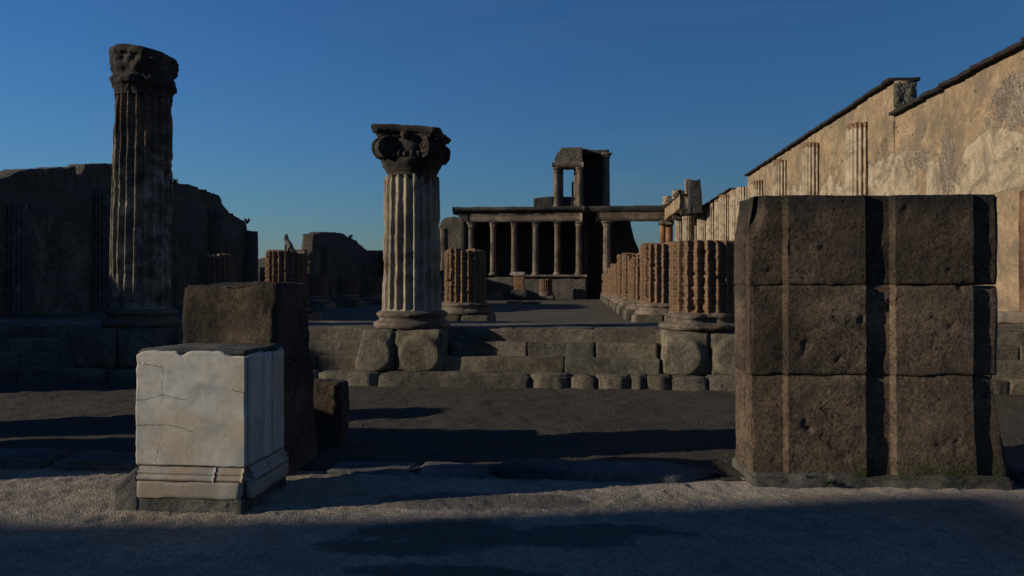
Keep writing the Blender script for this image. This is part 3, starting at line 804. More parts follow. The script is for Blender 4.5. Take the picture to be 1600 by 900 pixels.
# ------------------------------------------------------------------ large tufa block on the right
bx0, by0 = X(1176, 6.42), 6.42; BW = 1.99; BD = .56
t = thing('tufa_monument_block', 'large brown tufa block in three courses with two raised flat bands', 'stone block', (bx0, by0, 0), math.radians(3.6))
EDG = (.272, .915, 1.135, 1.775); BAND = .048
def band(x):   # how far the front stands forward
    w, q = .015, .006
    a = np.clip((x - EDG[0] + w) / (2 * w), 0, 1) * (1 - sm(x, EDG[1] - q, EDG[1] + q)); b = np.clip((x - EDG[2] + w) / (2 * w), 0, 1) * (1 - sm(x, EDG[3] - q, EDG[3] + q))
    return BAND * np.maximum(a, b)
def course(name, z0, z1, x0, x1, seed, foot=False, topc=False):
    L = x1 - x0; h = z1 - z0
    V, Fc = rbox(L, BD, h - .002, .02, .013, .010, 3.0, .045, seed, 5, extra=np.concatenate([np.linspace(e - .03, e + .03, 13) for e in EDG]) - L / 2 - x0)
    V[:, 0] += L / 2 + x0; V[:, 1] += BD / 2
    front = sm(.12 - V[:, 1], 0, .08)
    x = V[:, 0] + .007 * n1(V[:, 2] * 3 + seed, seed, 3)
    inset = BAND
    V[:, 1] += front * (inset - band(x))
    # the left flank has a broad raised strip and a groove too
    lf = sm(.12 - (V[:, 0] - x0), 0, .08)
    g = sm(V[:, 1], .20, .22) * (1 - sm(V[:, 1], .27, .30))
    V[:, 0] += lf * .06 * g
    # pits and gouges
    n_ = fbm(V * 7 + seed, seed + 2, 4); V[:, 1] += front * .08 * np.clip(n_ - .40, 0, 1)
    jz = np.minimum(V[:, 2], h - V[:, 2]); V[:, 1] += front * .014 * sm(.05 - jz, 0, .05) * np.clip(fbm(V * 5 + 3, seed + 4, 3) + .1, 0, 1) * 1.5
    if topc:     # broken upper left corner
        q = np.clip(1.1 - np.hypot((V[:, 0] - x0) / .12, (V[:, 2] - h) / .34), 0, 1)
        V[:, 1] += front * q * .20; V[:, 0] += lf * q * .05
        V[:, 2] -= .012 * (1 + fbm(V * 3, 91, 3)) * (V[:, 2] > h * .8)
    if foot:     # spreads at the foot on the right, edge slants
        k = np.clip(1 - V[:, 2] / h, 0, 1)
        V[:, 0] += .075 * k ** 1.2 * sm(V[:, 0], x1 - .35, x1) - .05 * (1 - k) * sm(V[:, 0], x1 - .3, x1)
        V[:, 1] -= .03 * k * front
    zz = V[:, 2] + z0
    a = dict(stain=np.clip(sm(zz, 2.15, 2.36) * 1.0 + .30 * sm(zz, .8, 2.0) * (.6 + fbm(V * 1.6 + seed, 55, 4)), 0, 1), moss=np.clip(sm(.26 - zz, 0, .2) * 1.5, 0, 1) * sm(V[:, 0], .35, .9))
    mesh_obj(name, V, Fc, M['tufa'], t, attrs=a, loc=(0, 0, z0))
course('lower_course', .05, .885, 0, BW + .005, 301, foot=True)
course('middle_course', .885, 1.62, -.005, BW, 302)
course('upper_course', 1.62, 2.375, -.01, BW - .005, 303, topc=True)
V, Fc = rbox(BW + .08, BD + .16, .2, .03, .03, .022, 4, .07, 310)
V[:, 1] += .03 * fbm(V * 3, 311, 3)
mesh_obj('footing', V, Fc, M['mortar'], t, attrs=dict(moss=sm(V[:, 2], .1, .2) * .9 * sm(V[:, 0], -.5, .1)), loc=(BW / 2 + .02, BD / 2 - .01, -.11))

# ------------------------------------------------------------------ marble pedestal
mx0, mx1 = X(214, 5.28), X(385, 5.28); my = 5.28; MW = mx1 - mx0; MD = .66
t = thing('marble_pedestal', 'square pedestal faced with white cracked marble slabs, grey top', 'pedestal', ((mx0 + mx1) / 2, my + MD / 2, 0))
def slab(name, w_, d_, h, z, y, m, seed, x=0, r=.012, res=.02, notch=None, rot=0, amp=.003, chip=.02):
    V, Fc = rbox(w_, d_, h, res, r, amp, 4, chip, seed)
    if notch: V = notch(V, h)
    return mesh_obj(name, V, Fc, m, t, loc=(x, y, z), rotz=rot)
V, Fc = rbox(MW - .05, MD - .05, 1.14, .03, .02, .008, 5, .03, 320)
mesh_obj('core', V, Fc, M['mortar'], t, loc=(0, 0, 0))
def nt_front(V, h):       # broken upper edge of the front slab
    top = sm(V[:, 2], h - .12, h); x = V[:, 0]
    cut = .016 * np.exp(-((x + .06) / .035) ** 2) * 1.7 + .02 * np.exp(-((x + MW / 2) / .03) ** 2) * 1.4 + .034 * sm(x, MW * .24, MW * .40) + .008 * n1(x * 14, 5, 3)
    V[:, 2] -= cut * top
    V[:, 0] += .012 * (V[:, 0] < -MW / 2 + .05) * n1(V[:, 2] * 12, 6, 3)
    return V
V, Fc = rbox(MW, .035, .825, .006, .010, .003, 4, .012, 321); V0 = V.copy(); V = nt_front(V, .825)
def cpt(c): return (-MW / 2 + (c[0] - 45) / 525 * MW, .825 * (650 - c[1]) / 560)
CR = [[(50, 145), (110, 158), (175, 165), (172, 240), (170, 305)], [(50, 332), (110, 324), (170, 305), (230, 318), (298, 328)], [(50, 455), (120, 452), (200, 450), (262, 462), (325, 482)], [(170, 470), (158, 560), (138, 630)], [(500, 272), (570, 292)], [(290, 590), (305, 620)]]
dist = np.full(len(V), 1.)
wob = .006 * np.stack([fbm(V0 * 16, 3, 3), fbm(V0 * 16 + 40, 3, 3)], 1)
for line in CR:
    q = [np.array(cpt(c)) for c in line]
    for a_, b_ in zip(q[:-1], q[1:]):
        e = b_ - a_; p_ = V0[:, [0, 2]] + wob - a_; tt = np.clip((p_ @ e) / (e @ e), 0, 1)
        dist = np.minimum(dist, np.linalg.norm(p_ - tt[:, None] * e, axis=1))
ck_ = np.clip(1 - dist / .006, 0, 1) * (V[:, 1] < 0)
mesh_obj('front_slab', V, Fc, M['marble'], t, attrs=dict(crack=ck_), loc=(0, -MD / 2, .325))
for k, (ya, yb) in enumerate(((.02, .27), (.272, .42), (.423, MD))):
    V, Fc = rbox(.03, yb - ya, .80 - .01 * k, .03, .01, .003, 4, .03, 322 + k)
    mesh_obj('side_slab', V, Fc, M['marble'], t, loc=(MW / 2, -MD / 2 + (ya + yb) / 2, .328))
V, Fc = rbox(.03, MD - .04, .8, .04, .01, .003, 4, .03, 326); mesh_obj('side_slab', V, Fc, M['marble'], t, loc=(-MW / 2, .01, .328))
V, Fc = rbox(MW, .03, .8, .05, .01, .003, 4, .03, 327); mesh_obj('back_slab', V, Fc, M['marble'], t, loc=(0, MD / 2, .328))
V, Fc = rbox(MW - .02, MD, .03, .04, .012, .01, 5, .02, 328); mesh_obj('top', V, Fc, M['mortar'], t, loc=(0, .0, 1.125), )
def mould(x0, x1, seed):
    pr = [(.06, .0), (-.045, .0), (-.05, .018), (-.045, .03), (-.03, .036), (-.034, .05), (-.04, .058), (-.03, .066), (-.012, .07), (-.018, .085), (-.01, .095), (.06, .095)]
    return extrude(pr, x0, x1, .02, .0025, 9, seed)
V, Fc = mould(-MW / 2 + .01, .19, 331); mesh_obj('moulding', V, Fc, M['marble2'], t, loc=(0, -MD / 2, .222))
V, Fc = mould(.195, MW / 2 - .015, 332); mesh_obj('moulding', V, Fc, M['marble2'], t, loc=(0, -MD / 2 + .004, .222))
for a, b, s_ in ((-MD / 2 + .03, -.02, 333), (-.015, MD / 2, 334)):
    V, Fc = mould(a, b, s_); mesh_obj('moulding', V, Fc, M['marble2'], t, loc=(MW / 2, 0, .222), rotz=PI / 2)
slab('base_slab', MW - .05, .07, .125, .095, -MD / 2 - .01, M['marble2'], 335, x=-.005, r=.012)
V, Fc = rbox(.07, MD + .0, .125, .03, .012, .004, 4, .04, 336); mesh_obj('base_slab', V, Fc, M['marble2'], t, loc=(MW / 2 + .01, .03, .095))
V, Fc = rbox(MW - .02, MD + .10, .18, .022, .02, .02, 6, .05, 337); V[:, 1] += .04 * (V[:, 1] < -.2) * np.clip(fbm(V * 9, 338, 3), 0, 1) * (V[:, 2] < .15)
mesh_obj('footing', V, Fc, M['mortar'], t, loc=(.0, .02, -.075))
V, Fc = rbox(.20, .42, .40, .025, .02, .012, 4, .04, 340)
V[:, 2] -= .13 * sm(-V[:, 0], -.1, .1) * sm(V[:, 2], .15, .4)
lx = X(197, 5.4)
tag(mesh_obj('stone_lump', V, Fc, M['mortar'], loc=(mx0 - .075, 5.47, -.1)), 'grey concrete lump against the left foot of the marble pedestal', 'stone')

# ------------------------------------------------------------------ dark tufa block behind the pedestal
dx0, dx1 = X(285, 6.3), X(435, 6.3); DW = dx1 - dx0
t = thing('tufa_pier', 'dark rough tufa pier of two courses right behind the marble pedestal', 'stone pier', ((dx0 + dx1) / 2, 6.3 + .37, 0))
V, Fc = rbox(DW, .76, .66, .025, .04, .025, 4, .10, 350)
V[:, 0] -= .04 * sm(V[:, 0], DW * .3, DW / 2) * np.clip(fbm(V * 3, 352, 3) + .2, 0, 1); mesh_obj('upper_course', V, Fc, M['darktufa'], t, attrs=dict(stain=sm(V[:, 2], .6, .68) * .8), loc=(0, 0, .965))
V, Fc = rbox(DW + .03, .78, 1.0, .03, .03, .02, 3.5, .07, 351)
V[:, 0] += .07 * (1 - sm(V[:, 2], .0, .7)) * (V[:, 0] > 0)
mesh_obj('lower_course', V, Fc, M['darktufa'], t, loc=(.015, .01, -.033))
sx1 = X(531, 7.42)
V, Fc = rbox(.62, .32, .70, .025, .03, .02, 5, .07, 360)
tag(mesh_obj('small_stone_block', V, Fc, M['darktufa'], loc=(sx1 - .31, 7.58, -.06)), 'small rough upright stone block behind the dark tufa pier', 'stone block')

# ------------------------------------------------------------------ blocks of the same row that stand left of the picture
V, Fc = rbox(1.1, 1.0, 1.95, .06, .05, .02, 3, .08, 370); V[:, 1] *= 1 - .45 * sm(V[:, 2], .6, 1.95); V[:, 0] *= 1 - .2 * sm(V[:, 2], .6, 1.95)
tag(mesh_obj('tufa_block', V, Fc, M['darktufa'], loc=(-8.1, 7.32, -.05)), 'tall dark tufa block past the left edge, farther from the road', 'stone block', 'blocks past the left edge')
V, Fc = rbox(1.3, 1.3, 1.75, .06, .05, .02, 3, .08, 371)
tag(mesh_obj('tufa_block', V, Fc, M['darktufa'], loc=(-7.4, 5.85, -.05)), 'broad dark tufa block past the left edge, close to the road', 'stone block', 'blocks past the left edge')

# ------------------------------------------------------------------ right wall of the basilica
XW = 8.8
def right_wall(label, ya, yb, top, th, seed, coping=True, halfs=(), patchf=None, rubf=None, res=.1):
    t = thing('plaster_wall', label, 'wall', (XW, ya, 0), PI / 2)
    # local x runs to +Y of the world, local -y looks to +X: turn it to look at the nave
    V, Fc = wall_mesh([(0, top), (yb - ya, top)], -.1, th, res, .02, .02, 1.3, seed)
    V[:, 1] *= -1; Fc = [f[::-1] for f in Fc]
    W = V.copy(); W[:, 0] += ya
    pa = patchf(W) if patchf else np.zeros(len(V)); ru = rubf(W) if rubf else np.zeros(len(V)) + .2
    mesh_obj('wall_face', V, Fc, M['wall'], t, attrs=dict(patch=pa, rubble=ru))
    if coping:
        tiles = []
        n = int((yb - ya) / .5)
        for k in range(n):
            a = (yb - ya) * k / n; b = (yb - ya) * (k + 1) / n
            V, Fc = rbox(b - a + .02, th + .34, .10, .12, .02, .012, 4, .03, seed * 3 + k)
            V[:, 2] += .018 * (V[:, 0] / (b - a)) + random.uniform(-.022, .018) + .10 * (-np.abs(V[:, 1]) / (th / 2 + .17)) * 0
            V[:, 2] -= .16 * (V[:, 1] / (th + .34) + .0) * -1 * 0
            V[:, 0] += (a + b) / 2; V[:, 1] += -th / 2; V[:, 2] += top - .03
            tiles.append((V, Fc))
        V, Fc = merge(tiles); mesh_obj('coping', V, Fc, M['tile'], t)
    for (y, R, zt, sd) in halfs:
        o = shaft(t, R, R * .96, .3, zt, seed=sd, depth=.055, jag=.06, rough=.008, rb=.5, nA=160, res=.05, name='half_column', m=M['pale'],
                  brickf=lambda V, zt=zt: .08 + .6 * sm(V[:, 2], zt - .5, zt))
        o.location = (y - ya, .0 + R * .18, 0)
    return t
def patchA(W):
    y, z = W[:, 0], W[:, 2]
    w_ = .10 * fbm(W * 1.7, 77, 4)
    a = sm(1.12 - np.hypot((y - 17.75) / 1.55, (z - 3.75) / 1.22) + w_, 0, .12) * (z > 3.55 + w_)
    b = sm(1.12 - np.hypot((y - 22.3) / 2.3, (z - 3.9) / 1.3) + w_, 0, .12) * (1 - sm(np.exp(-((y - 21.2) / .45) ** 2) + 2 * w_, .5, .7))
    ban = np.where((np.abs(z - 4.42 + .2 * w_) < .05) & (y < 21.5), .12, 0)
    return np.clip(np.maximum(a, b) * .62 + ban + .12, 0, 1)
def rubA(W):
    y, z = W[:, 0], W[:, 2]
    return np.clip(1.0 - np.hypot((y - 16.3) / 1.9, (z - 5.35) / .75), 0, .6) + np.clip(.9 - np.hypot((y - 19.7) / .55, (z - 4.6) / 1.3), 0, .7) + .8 * np.clip(1 - np.hypot((y - 21.6) / 1.1, (z - 4.9) / .5), 0, .5) + .24
def patchB(W): return .28 + .3 * (1 - sm(W[:, 2] + .5 * fbm(W * .8, 78, 3), 5.2, 6.0))
right_wall('near lower stretch of ochre plaster wall at the right edge', 9.0, 22.9, 6.42, .55, 401, patchf=patchA, rubf=rubA, res=.07)
t = right_wall('higher ochre plaster wall with four pale fluted half columns on it', 22.95, 43.0, 7.42, .55, 402, patchf=patchB, rubf=lambda W: .22 + 0 * W[:, 0],
           halfs=[(25.4, .46, 6.66, 411), (30.4, .44, 6.95, 412), (35.1, .44, 7.05, 413), (39.6, .44, 6.7, 414)], res=.1)
V, Fc = wall_mesh([(0, 7.32), (.62, 7.32)], 5.6, .05, .06, .02, .05, 6, 403)
mesh_obj('rubble_end', V, Fc, M['rub'], t, loc=(-.02, -.6, 0), rotz=PI / 2)
t = right_wall('far stretch of ochre plaster wall between tall fluted half columns', 47.6, 66.5, 7.25, .55, 404, patchf=patchB, rubf=lambda W: .25 + 0 * W[:, 0],
               halfs=[(48.6, .5, 7.0, 421), (50.6, .46, 6.9, 425), (53.4, .5, 6.7, 422), (58.0, .5, 6.6, 423), (62.7, .5, 6.6, 424)], res=.2)
t = thing('fluted_pier', 'tall pale fluted columns at the gap in the right-hand wall', 'column', (XW, 45.2, 0))
for dy, R, zt, s_ in ((-1.0, .5, 6.9, 431), (.9, .5, 6.7, 432)):
    o = shaft(t, R, R, .2, zt, seed=s_, depth=.06, jag=.1, nA=120, res=.06, m=M['pale'], brickf=lambda V: .25 + 0 * V[:, 2]); o.location = (.1, dy, 0)
V, Fc = wall_mesh([(0, 6.2), (4.4, 6.4)], -.1, .5, .2, .1, .04, 1.2, 433)
mesh_obj('wall_infill', V, Fc, M['rub'], t, loc=(.75, -2.1, 0), rotz=PI / 2)
# brick pier at the right edge, white stone at its foot
V, Fc = wall_mesh([(0, 3.35), (.55, 3.45)], .2, .5, .05, .05, .03, 4, 441)
bx = X(1592, 15.1)
tag(mesh_obj('brick_pier', V, Fc, M['orange'], loc=(bx, 14.6, 0)), 'orange brick pier standing before the plaster wall at the right edge', 'pier')
V, Fc = rbox(.8, .7, .22, .04, .04, .012, 4, .05, 442)
wx = X(1578, 15.2)
tag(mesh_obj('white_stone', V, Fc, M['marble2'], loc=(wx, 15.3, .86)), 'pale stone slab on top of the steps at the right edge', 'stone slab')

# ------------------------------------------------------------------ left wall of the basilica (in shade, seen obliquely)
XL = -19.4
def wl(px, py):      # silhouette point of the left wall -> (Y, z)
    u = (px - 800) / F; k = -sn + cs * u; d = XL / k
    return (d * (cs + sn * u), EYE + (440 - py) / F * d)
sil = [wl(p, q) for p, q in ((-60, 290), (0, 280), (30, 270), (60, 265), (90, 263), (117, 262), (121, 272), (130, 274), (137, 257), (160, 255), (185, 257), (230, 270), (270, 285), (300, 290), (325, 299), (340, 305), (352, 325), (365, 335), (386, 348), (389, 356))]
base_pts = [(6.6, 5.2), (9.0, 5.35), (12, 5.1), (16, 4.9), (20, 5.0)]  # unseen near stretch, added so its shadow falls on the left column and steps
pts = [p for p in base_pts if p[0] < sil[0][0] - .3] + sil
def left_wall(label, pts, seed, halfs=(), th=.9):
    y0 = pts[0][0]
    t = thing('ruined_wall', label, 'wall', (XL, y0, 0), PI / 2)
    V, Fc = wall_mesh([(y - y0, z) for y, z in pts], -.1, th, .11, .09, .12, 1.2, seed, 5.5)
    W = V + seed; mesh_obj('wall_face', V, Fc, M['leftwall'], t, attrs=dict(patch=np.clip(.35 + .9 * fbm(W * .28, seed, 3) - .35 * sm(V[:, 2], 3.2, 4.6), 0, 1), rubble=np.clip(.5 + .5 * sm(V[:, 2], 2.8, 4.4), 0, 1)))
    for (y, R, zt, sd) in halfs:
        o = shaft(t, R, R * .97, .3, zt, seed=sd, depth=.07, jag=.15, rough=.02, nA=120, res=.08, name='half_column', brickf=lambda V: .3 + 0 * V[:, 2], stainf=lambda V: .6 + 0 * V[:, 2])
        o.location = (y - y0, -.12, 0)
    return t
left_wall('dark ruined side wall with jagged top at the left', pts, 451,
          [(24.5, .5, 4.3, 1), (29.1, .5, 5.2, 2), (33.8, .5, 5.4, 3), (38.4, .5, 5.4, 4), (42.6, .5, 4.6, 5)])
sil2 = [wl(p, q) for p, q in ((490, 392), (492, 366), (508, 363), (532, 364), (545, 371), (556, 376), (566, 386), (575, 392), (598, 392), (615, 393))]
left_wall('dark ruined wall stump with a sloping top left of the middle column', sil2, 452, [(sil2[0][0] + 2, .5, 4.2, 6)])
# low distant walls
def low_wall(name, label, x0, x1, y, z, m, seed, th=.8, jag=.15):
    V, Fc = wall_mesh([(0, z), ((x1 - x0) * .5, z + .1), (x1 - x0, z)], -.1, th, .25, jag, .06, .8, seed)
    tag(mesh_obj(name, V, Fc, m, loc=(x0, y, 0)), label, 'wall')
low_wall('low_wall', 'low sunlit pale wall far behind, seen beside the column with the cat', X(300, 84), X(600, 84), 84, Z(400, 404, 84), M['rub'], 461)
low_wall('end_wall', 'dark broken end wall behind the middle column, left of the colonnade', XL + .2, X(696, 71), 71, Z(600, 392, 71), M['darkrub'], 462, jag=.3)

# ------------------------------------------------------------------ the two-storey colonnade at the far end
TY = 66.0
def fx(px): return X(px, TY)
def fz(py): return Z(830, py, TY)
t = thing('tribunal', 'ruined two-storey colonnade on a podium closing the far end of the nave', 'ruin', (fx(820), TY, 0))
OX = fx(820)
def tp(name, V, Fc, m, parent=None, uv=None, attrs=None):
    V = np.asarray(V, float).copy(); V[:, 0] -= OX if parent is None else 0; V[:, 1] -= TY if parent is None else 0
    return mesh_obj(name, V, Fc, m, parent or t, uv=uv, attrs=attrs)
zp = fz(432.5); za = fz(347); zc = fz(334); zt_ = fz(324)
# podium
V, Fc = wall_mesh([(fx(757), zp - .1), (fx(800), zp), (fx(917), zp)], -.1, 5.5, .2, .06, .06, 1.5, 471); V[:, 1] += TY - .7; tp('podium', V, Fc, M['rub'])
V, Fc = extrude([(TY - .9, zp - .02), (TY - .9, zp + .16), (TY + .6, zp + .16), (TY + .6, zp - .02)], fx(800), fx(917), .3, .03, 1.5, 472); tp('podium_step', V, Fc, M['facade'])
# lower columns
def small_column(px, zb, ztop, R, seed, yy=0., fl=.03):
    x = fx(px) - OX
    def cm(T, z, r): 
        c, s_ = np.cos(T), np.sin(T)
        P = np.stack([c * r, s_ * r, z], 1) + seed
        return r * (1 + (np.minimum(1 / np.maximum(np.abs(c), np.abs(s_)), 1.2) - 1) * .6) + .03 * fbm(P * 6, seed, 3)
    o = shaft(t, R, R * .88, .18, ztop - zb - .42, seed=seed, depth=fl, rough=.01, rb=.3, nA=100, res=.12, name='column', m=M['facade'])
    o.location = (x, yy, zb)
    V, Fc, UV = lathe([(ztop - zb - .46, R * .9), (ztop - zb - .4, R * 1.0), (ztop - zb - .2, R * 1.08), (ztop - zb - .1, R * 1.45), (ztop - zb, R * 1.5)], 32, cm, .06)
    mesh_obj('capital', V, Fc, M['facade'], o, uv=UV)
    V, Fc, UV = lathe([(0, R * 1.4), (.1, R * 1.42), (.14, R * 1.2), (.2, R * 1.15), (.26, R * 1.0)], 32, None, .05)
    mesh_obj('base', V, Fc, M['facade'], o, uv=UV)
for k, px in enumerate((736.5, 770.5, 803.5, 837, 871, 904.5)):
    small_column(px, zp + .15, za + .01, .27, 480 + k)
small_column(948.5, fz(432), za + .01, .35, 486, 0)
# entablature: architrave and frieze, then cornice
V, Fc = extrude([(TY - .42, za), (TY - .42, za + .32), (TY - .36, za + .34), (TY - .36, zc - .1), (TY - .46, zc), (TY + .5, zc), (TY + .5, za)], fx(732), fx(910), .3, .03, 1.5, 490); tp('architrave', V, Fc, M['facade'])
V, Fc = extrude([(TY - .40, zc + .003), (TY - .62, zc + .2), (TY - .80, zc + .27), (TY - .80, zt_), (TY + .5, zt_ + .02), (TY + .5, zc + .003)], fx(709), fx(913), .3, .05, 1.2, 491); tp('cornice', V, Fc, M['darkblock'])
V, Fc = wall_mesh([(fx(709), zt_ + .05), (fx(735), zt_ + .04)], za - .1, .9, .2, .05, .12, 1.3, 497); V[:, 1] += TY - .3; k = sm(fx(735) - V[:, 0], 0, 1.6); V[:, 2] = np.maximum(V[:, 2], za - .1 + k * .9); V[:, 2] = np.minimum(V[:, 2], zt_ - .05); tp('broken_corner', V, Fc, M['darkblock'])
# room behind the columns: side walls, back wall, and a floor slab added to keep it dark
for a, b, s_ in ((fx(716), fx(728), 492), (fx(906), fx(918), 493)):
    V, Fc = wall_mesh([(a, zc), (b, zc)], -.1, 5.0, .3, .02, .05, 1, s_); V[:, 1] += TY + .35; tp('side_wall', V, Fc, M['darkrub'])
V, Fc = wall_mesh([(fx(716), zc), (fx(918), zc)], -.1, .6, .4, .02, .05, 1, 494); V[:, 1] += TY + 5.4; tp('back_wall', V, Fc, M['rub'])
V, Fc = extrude([(TY + .52, zc - .3), (TY + .52, zc), (TY + 5.9, zc), (TY + 5.9, zc - .3)], fx(716), fx(918), .6, .02, 1, 495); tp('shading_floor', V, Fc, M['darkblock'])
# recessed wall on the right with its lintel carried on to the corner pillar
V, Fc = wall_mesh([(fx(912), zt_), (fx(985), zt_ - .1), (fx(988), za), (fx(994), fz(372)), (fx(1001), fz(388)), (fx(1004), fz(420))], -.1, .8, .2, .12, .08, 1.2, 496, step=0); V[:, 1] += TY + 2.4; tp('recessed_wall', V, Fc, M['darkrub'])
V, Fc = extrude([(TY - .36, za + .02), (TY - .36, zc - .1), (TY - .44, zc), (TY + .45, zc), (TY + .45, za + .02)], fx(932), fx(1043), .3, .03, 1.5, 498); tp('architrave', V, Fc, M['facade'])
V, Fc = extrude([(TY - .38, zc + .003), (TY - .58, zc + .25), (TY - .66, fz(324)), (TY + .5, fz(323)), (TY + .5, zc + .003)], fx(914), fx(1043), .3, .05, 1.2, 499); tp('cornice', V, Fc, M['darkblock'])
# upper storey: doorway between two small columns, wall above, shaded wall and one tall column
z3 = fz(308); z4 = fz(264); z5 = fz(256); z6 = fz(232)
V, Fc = wall_mesh([(fx(834), z3 - .1), (fx(864), z3)], zt_ - .05, .6, .15, .05, .05, 2, 501, nz=6); V[:, 1] += TY - .2; tp('parapet', V, Fc, M['darkrub'])
V, Fc = wall_mesh([(fx(880), z3), (fx(897), z3)], zt_ - .05, .6, .15, .03, .05, 2, 502, nz=6); V[:, 1] += TY - .1; tp('parapet', V, Fc, M['darkrub'])
for a, b, s_ in ((864.5, 880, 503), (896.5, 911, 504)):
    V, Fc = wall_mesh([(fx(a), z4), (fx(b), z4)], zt_ - .05, .8, .15, .01, .02, 2, s_, nz=18); V[:, 1] += TY - .1; tp('door_jamb', V, Fc, M['facade'])
V, Fc = wall_mesh([(fx(893), fz(285)), (fx(897.5), fz(280))], z3 - .1, .5, .1, .06, .06, 3, 509, nz=14); V[:, 1] += TY + .75; tp('broken_jamb', V, Fc, M['rub'])
for px in (870, 905.5): small_column(px, zt_ - .02, z4 + .02, .24, int(px), -.32, .02)
V, Fc = extrude([(TY - .5, z4), (TY - .62, z5 - .1), (TY - .62, z5), (TY + .8, z5), (TY + .8, z4)], fx(863.5), fx(911.5), .2, .03, 2, 505); tp('door_lintel', V, Fc, M['facade'])
V, Fc = wall_mesh([(fx(866), z5 + .15), (fx(868), z5 + .55), (fx(871), z5 + .9), (fx(874), z6 - .35), (fx(877), z6 - .02), (fx(910.5), z6)], z5, .9, .1, .05, .06, 2, 506, step=.05); V[:, 1] += TY - .25; tp('upper_wall', V, Fc, M['rub'])
V, Fc = wall_mesh([(fx(908), z6 - .05), (fx(911.5), z6 - .05)], zt_ - .05, 2.0, .15, .03, .05, 2, 507); V[:, 1] += TY + .66; tp('upper_side_wall', V, Fc, M['darkrub'])
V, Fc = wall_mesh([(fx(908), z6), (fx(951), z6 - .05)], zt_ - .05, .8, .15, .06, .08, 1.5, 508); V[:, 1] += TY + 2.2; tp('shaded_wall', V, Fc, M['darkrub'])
small_column(947.5, zt_, fz(239), .33, 511, .9, .03)
V, Fc = wall_mesh([(fx(911), z6 - .05), (fx(952), fz(235))], fz(239.5), 1.7, .15, .06, .08, 1.5, 512, nz=4); V[:, 1] += TY + .5; tp('tower_cornice', V, Fc, M['darkblock'])
V, Fc = wall_mesh([(fx(908), zt_ - .02), (fx(957), zt_ - .02)], zt_ - .4, 2.6, .3, .01, .02, 1.5, 513, nz=3); V[:, 1] += TY + .52; tp('ledge', V, Fc, M['darkblock'])

# brick statue base in front of the podium, slab on the floor
YS = 60.
t2 = thing('statue_base', 'small brick statue base with pale top slab in front of the podium', 'statue base', (X(811.5, YS), YS, float(floor_top(YS)) - .02))
zf = float(floor_top(YS)) - .02
for nm, w_, d_, a, b, m in (('foot', 1.15, 1.1, 467, 453, 'darkblock'), ('brick_body', .78, .75, 453.5, 430, 'orange'), ('top_slab', .92, .9, 431, 425, 'marble2')):
    za_, zb_ = Z(811, a, YS), Z(811, b, YS)
    V, Fc = rbox(w_, d_, zb_ - za_, .08, .03, .02, 3, .05, 520 + int(a)); mesh_obj(nm, V, Fc, M[m], t2, loc=(0, 0, max(0, za_ - zf)))
YS = 46.
V, Fc = rbox(2.0, 1.2, .24, .08, .06, .04, 3, .08, 531)
tag(mesh_obj('brick_slab', V, Fc, M['orange'], loc=(X(818, YS), YS, float(floor_top(YS)) - .08)), 'low remains of a brick base lying on the nave floor', 'brick remains')

# apse ruin left of the colonnade
p = [(690, 345), (697, 339), (710, 338), (722, 341), (734, 350)]
YA = 69.
V, Fc = wall_mesh([(X(682, YA), Z(682, 365, YA))] + [(X(a, YA), Z(a, b, YA)) for a, b in p], -.1, 2.2, .15, .08, .10, 1.2, 541); x0 = X(712, YA)
t3 = thing('apse_ruin', 'rounded rubble ruin left of the colonnade, partly hidden by the middle column', 'ruin', (x0, YA, 0))
V[:, 0] -= x0; mesh_obj('rubble_wall', V, Fc, M['rub'], t3)
o = shaft(t3, .42, .36, .2, Z(693, 357, YA - 1), seed=77, depth=.05, nA=100, res=.1, name='half_column', m=M['facade']); o.location = (X(694, YA - 1) - x0, -1, 0)

# corner pillar and the entablature that returns along the right-hand wall
t4 = thing('corner_colonnade', 'corner pillar and stone lintel with column stubs on top, right of the colonnade', 'ruin', (fx(1041), TY, 0))
ox, oy = fx(1041), TY
for px, R_ in ((1035.5, .27), (1045, .36)):
    V, Fc, UV = lathe([(0, R_), (za - .3, R_ * .96)], 40, lump(.012, 55), .2); mesh_obj('pillar', V, Fc, M['orange'], t4, loc=(fx(px) - ox, 0, 0))
V, Fc = rbox(fx(1053) - fx(1030), 1.2, .36, .12, .06, .04, 3, .08, 552); mesh_obj('pillar_capital', V, Fc, M['facade'], t4, loc=(0, 0, za - .35))
V, Fc = extrude([(-.4, za + .02), (-.4, zc + .3), (.42, zc + .3), (.42, za + .35), (.47, za + .33), (.47, za + .02)], 0, -10.4, .3, .03, 1.5, 553)
mesh_obj('architrave', V, Fc, M['wall'], t4, loc=(.25, -.55, 0), rotz=PI / 2)
V, Fc = extrude([(-.42, zc + .304), (-.42, zt_ + .02), (.62, zt_ + .02), (.5, zc + .304)], 0, -10.6, .3, .03, 1.5, 554)
V2, F2 = V, Fc
mesh_obj('cornice', V2, F2, M['darkblock'], t4, loc=(.25, -.55, 0), rotz=PI / 2)
for k, (px, yy, zt2, R, s_) in enumerate(((1074.5, 54.6, Z(1074, 281, 54.6), .2, 561), (1058, 58, Z(1058, 297, 58), .36, 562), (1043, 62, Z(1043, 307, 62), .4, 563))):
    o = shaft(t4, R, R, 0, zt2 - zc - .3, seed=s_, depth=.05, jag=.15, nA=100, res=.06, name='column_stub', m=M['colm'], brickf=lambda V: .2 + 0 * V[:, 2])
    o.location = (X(px, yy) - ox, yy - oy, zc + .3)
V, Fc = wall_mesh([(0, Z(1081, 283, 53)), (.72, Z(1081, 280, 53)), (.8, Z(1081, 300, 53)), (.85, Z(1081, 320, 53))], za - .5, .9, .1, .10, .08, 2, 565)
mesh_obj('rubble_end', V, Fc, M['darkrub'], t4, loc=(X(1077, 53) - ox, 52.9 - oy, 0))
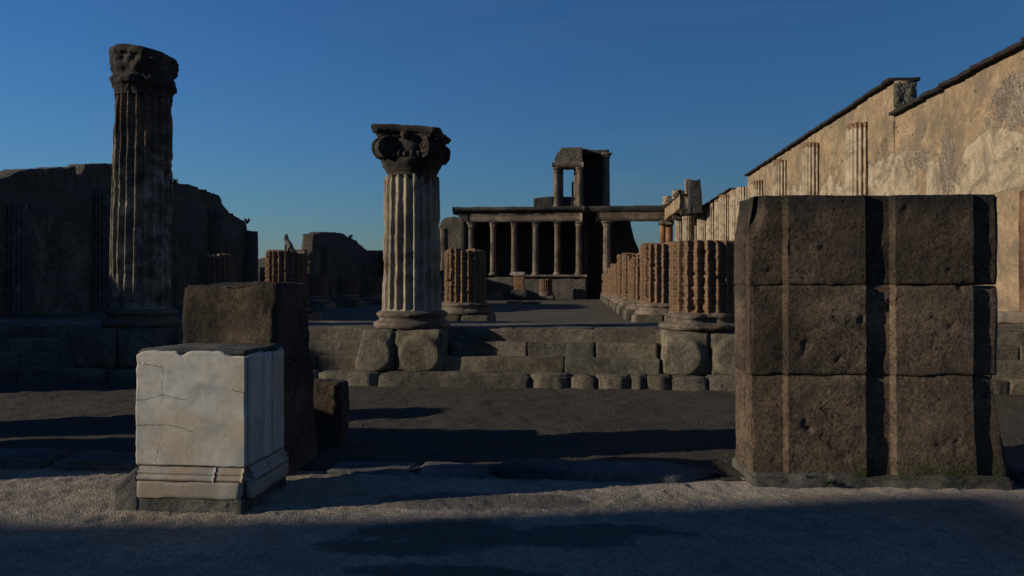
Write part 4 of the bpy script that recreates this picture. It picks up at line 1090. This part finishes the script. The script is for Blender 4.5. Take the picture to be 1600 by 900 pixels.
for k, yy in enumerate((55.4, 60.)):
    o = shaft(t4, .42, .42, .1, za - .3, seed=570 + k, depth=.05, nA=100, res=.12, name='column', m=M['colm'], brickf=lambda V: .15 + 0 * V[:, 2]); o.location = (.45, yy - oy, 0)
    V, Fc = rbox(1.05, 1.05, .42, .1, .06, .06, 4, .1, 575 + k); mesh_obj('capital', V, Fc, M['capital'], o, loc=(0, 0, za - .42))

# ------------------------------------------------------------------ building of the forum behind the viewer's left that shades the road
V, Fc = wall_mesh([(-20, 11.3), (-6.6, 11.2), (-6.2, 10.0), (-5.7, 9.2), (-5.15, 8.75), (-5.1, 3)], -.1, .6, .1, .04, .03, 1, 581)
V = np.stack([-V[:, 1] - 32.0, V[:, 0], V[:, 2]], 1)
tag(mesh_obj('forum_building_wall', V, Fc, M['rub'], loc=(0, 0, 0)), 'tall forum building wall beyond the left edge, shading the road', 'wall')

# ------------------------------------------------------------------ small weeds
def weed(loc, n, h, spread, label, m, seed, cat='weed'):
    r = random.Random(seed); parts = []
    for k in range(n):
        a = r.uniform(0, 6.28); l = h * r.uniform(.5, 1.1); b = spread * r.uniform(.3, 1); wd = h * .07 * r.uniform(.7, 1.5)
        P = [np.array([math.cos(a) * b * q ** 1.5, math.sin(a) * b * q ** 1.5, l * q * (1 - .25 * q)]) for q in (0, .35, .7, 1)]
        s_ = np.array([-math.sin(a), math.cos(a), 0]) * wd
        V = []
        for p_, kk in zip(P, (.5, 1., .8, .05)): V += [p_ - s_ * kk, p_ + s_ * kk]
        parts.append((np.array(V), [[0, 1, 3, 2], [2, 3, 5, 4], [4, 5, 7, 6]]))
    V, Fc = merge(parts)
    return tag(mesh_obj('weed', V, Fc, m, loc=loc), label, cat, 'weeds growing on the stones')
weed((X(1292, 6.34), 6.34, .02), 40, .07, .06, 'small green weed at the foot of the large tufa block', M['leaf'], 1)
weed((X(1310, 6.33), 6.33, .02), 16, .05, .05, 'tiny green sprig right of the weed at the tufa block foot', M['leaf'], 2)
q = wl(384, 346); weed((XL + .1, q[0], q[1] - .15), 40, .45, .4, 'dry grass tuft on the end of the dark left wall', M['drygrass'], 3)
q = wl(545, 371); weed((XL + .1, q[0], q[1] - .15), 40, .5, .45, 'dry grass tuft on the sloping wall stump left of the middle column', M['drygrass'], 4)
q = wl(270, 284); weed((XL + .1, q[0], q[1] - .15), 30, .4, .35, 'dry grass tuft on the left wall beside the tall column', M['drygrass'], 5)
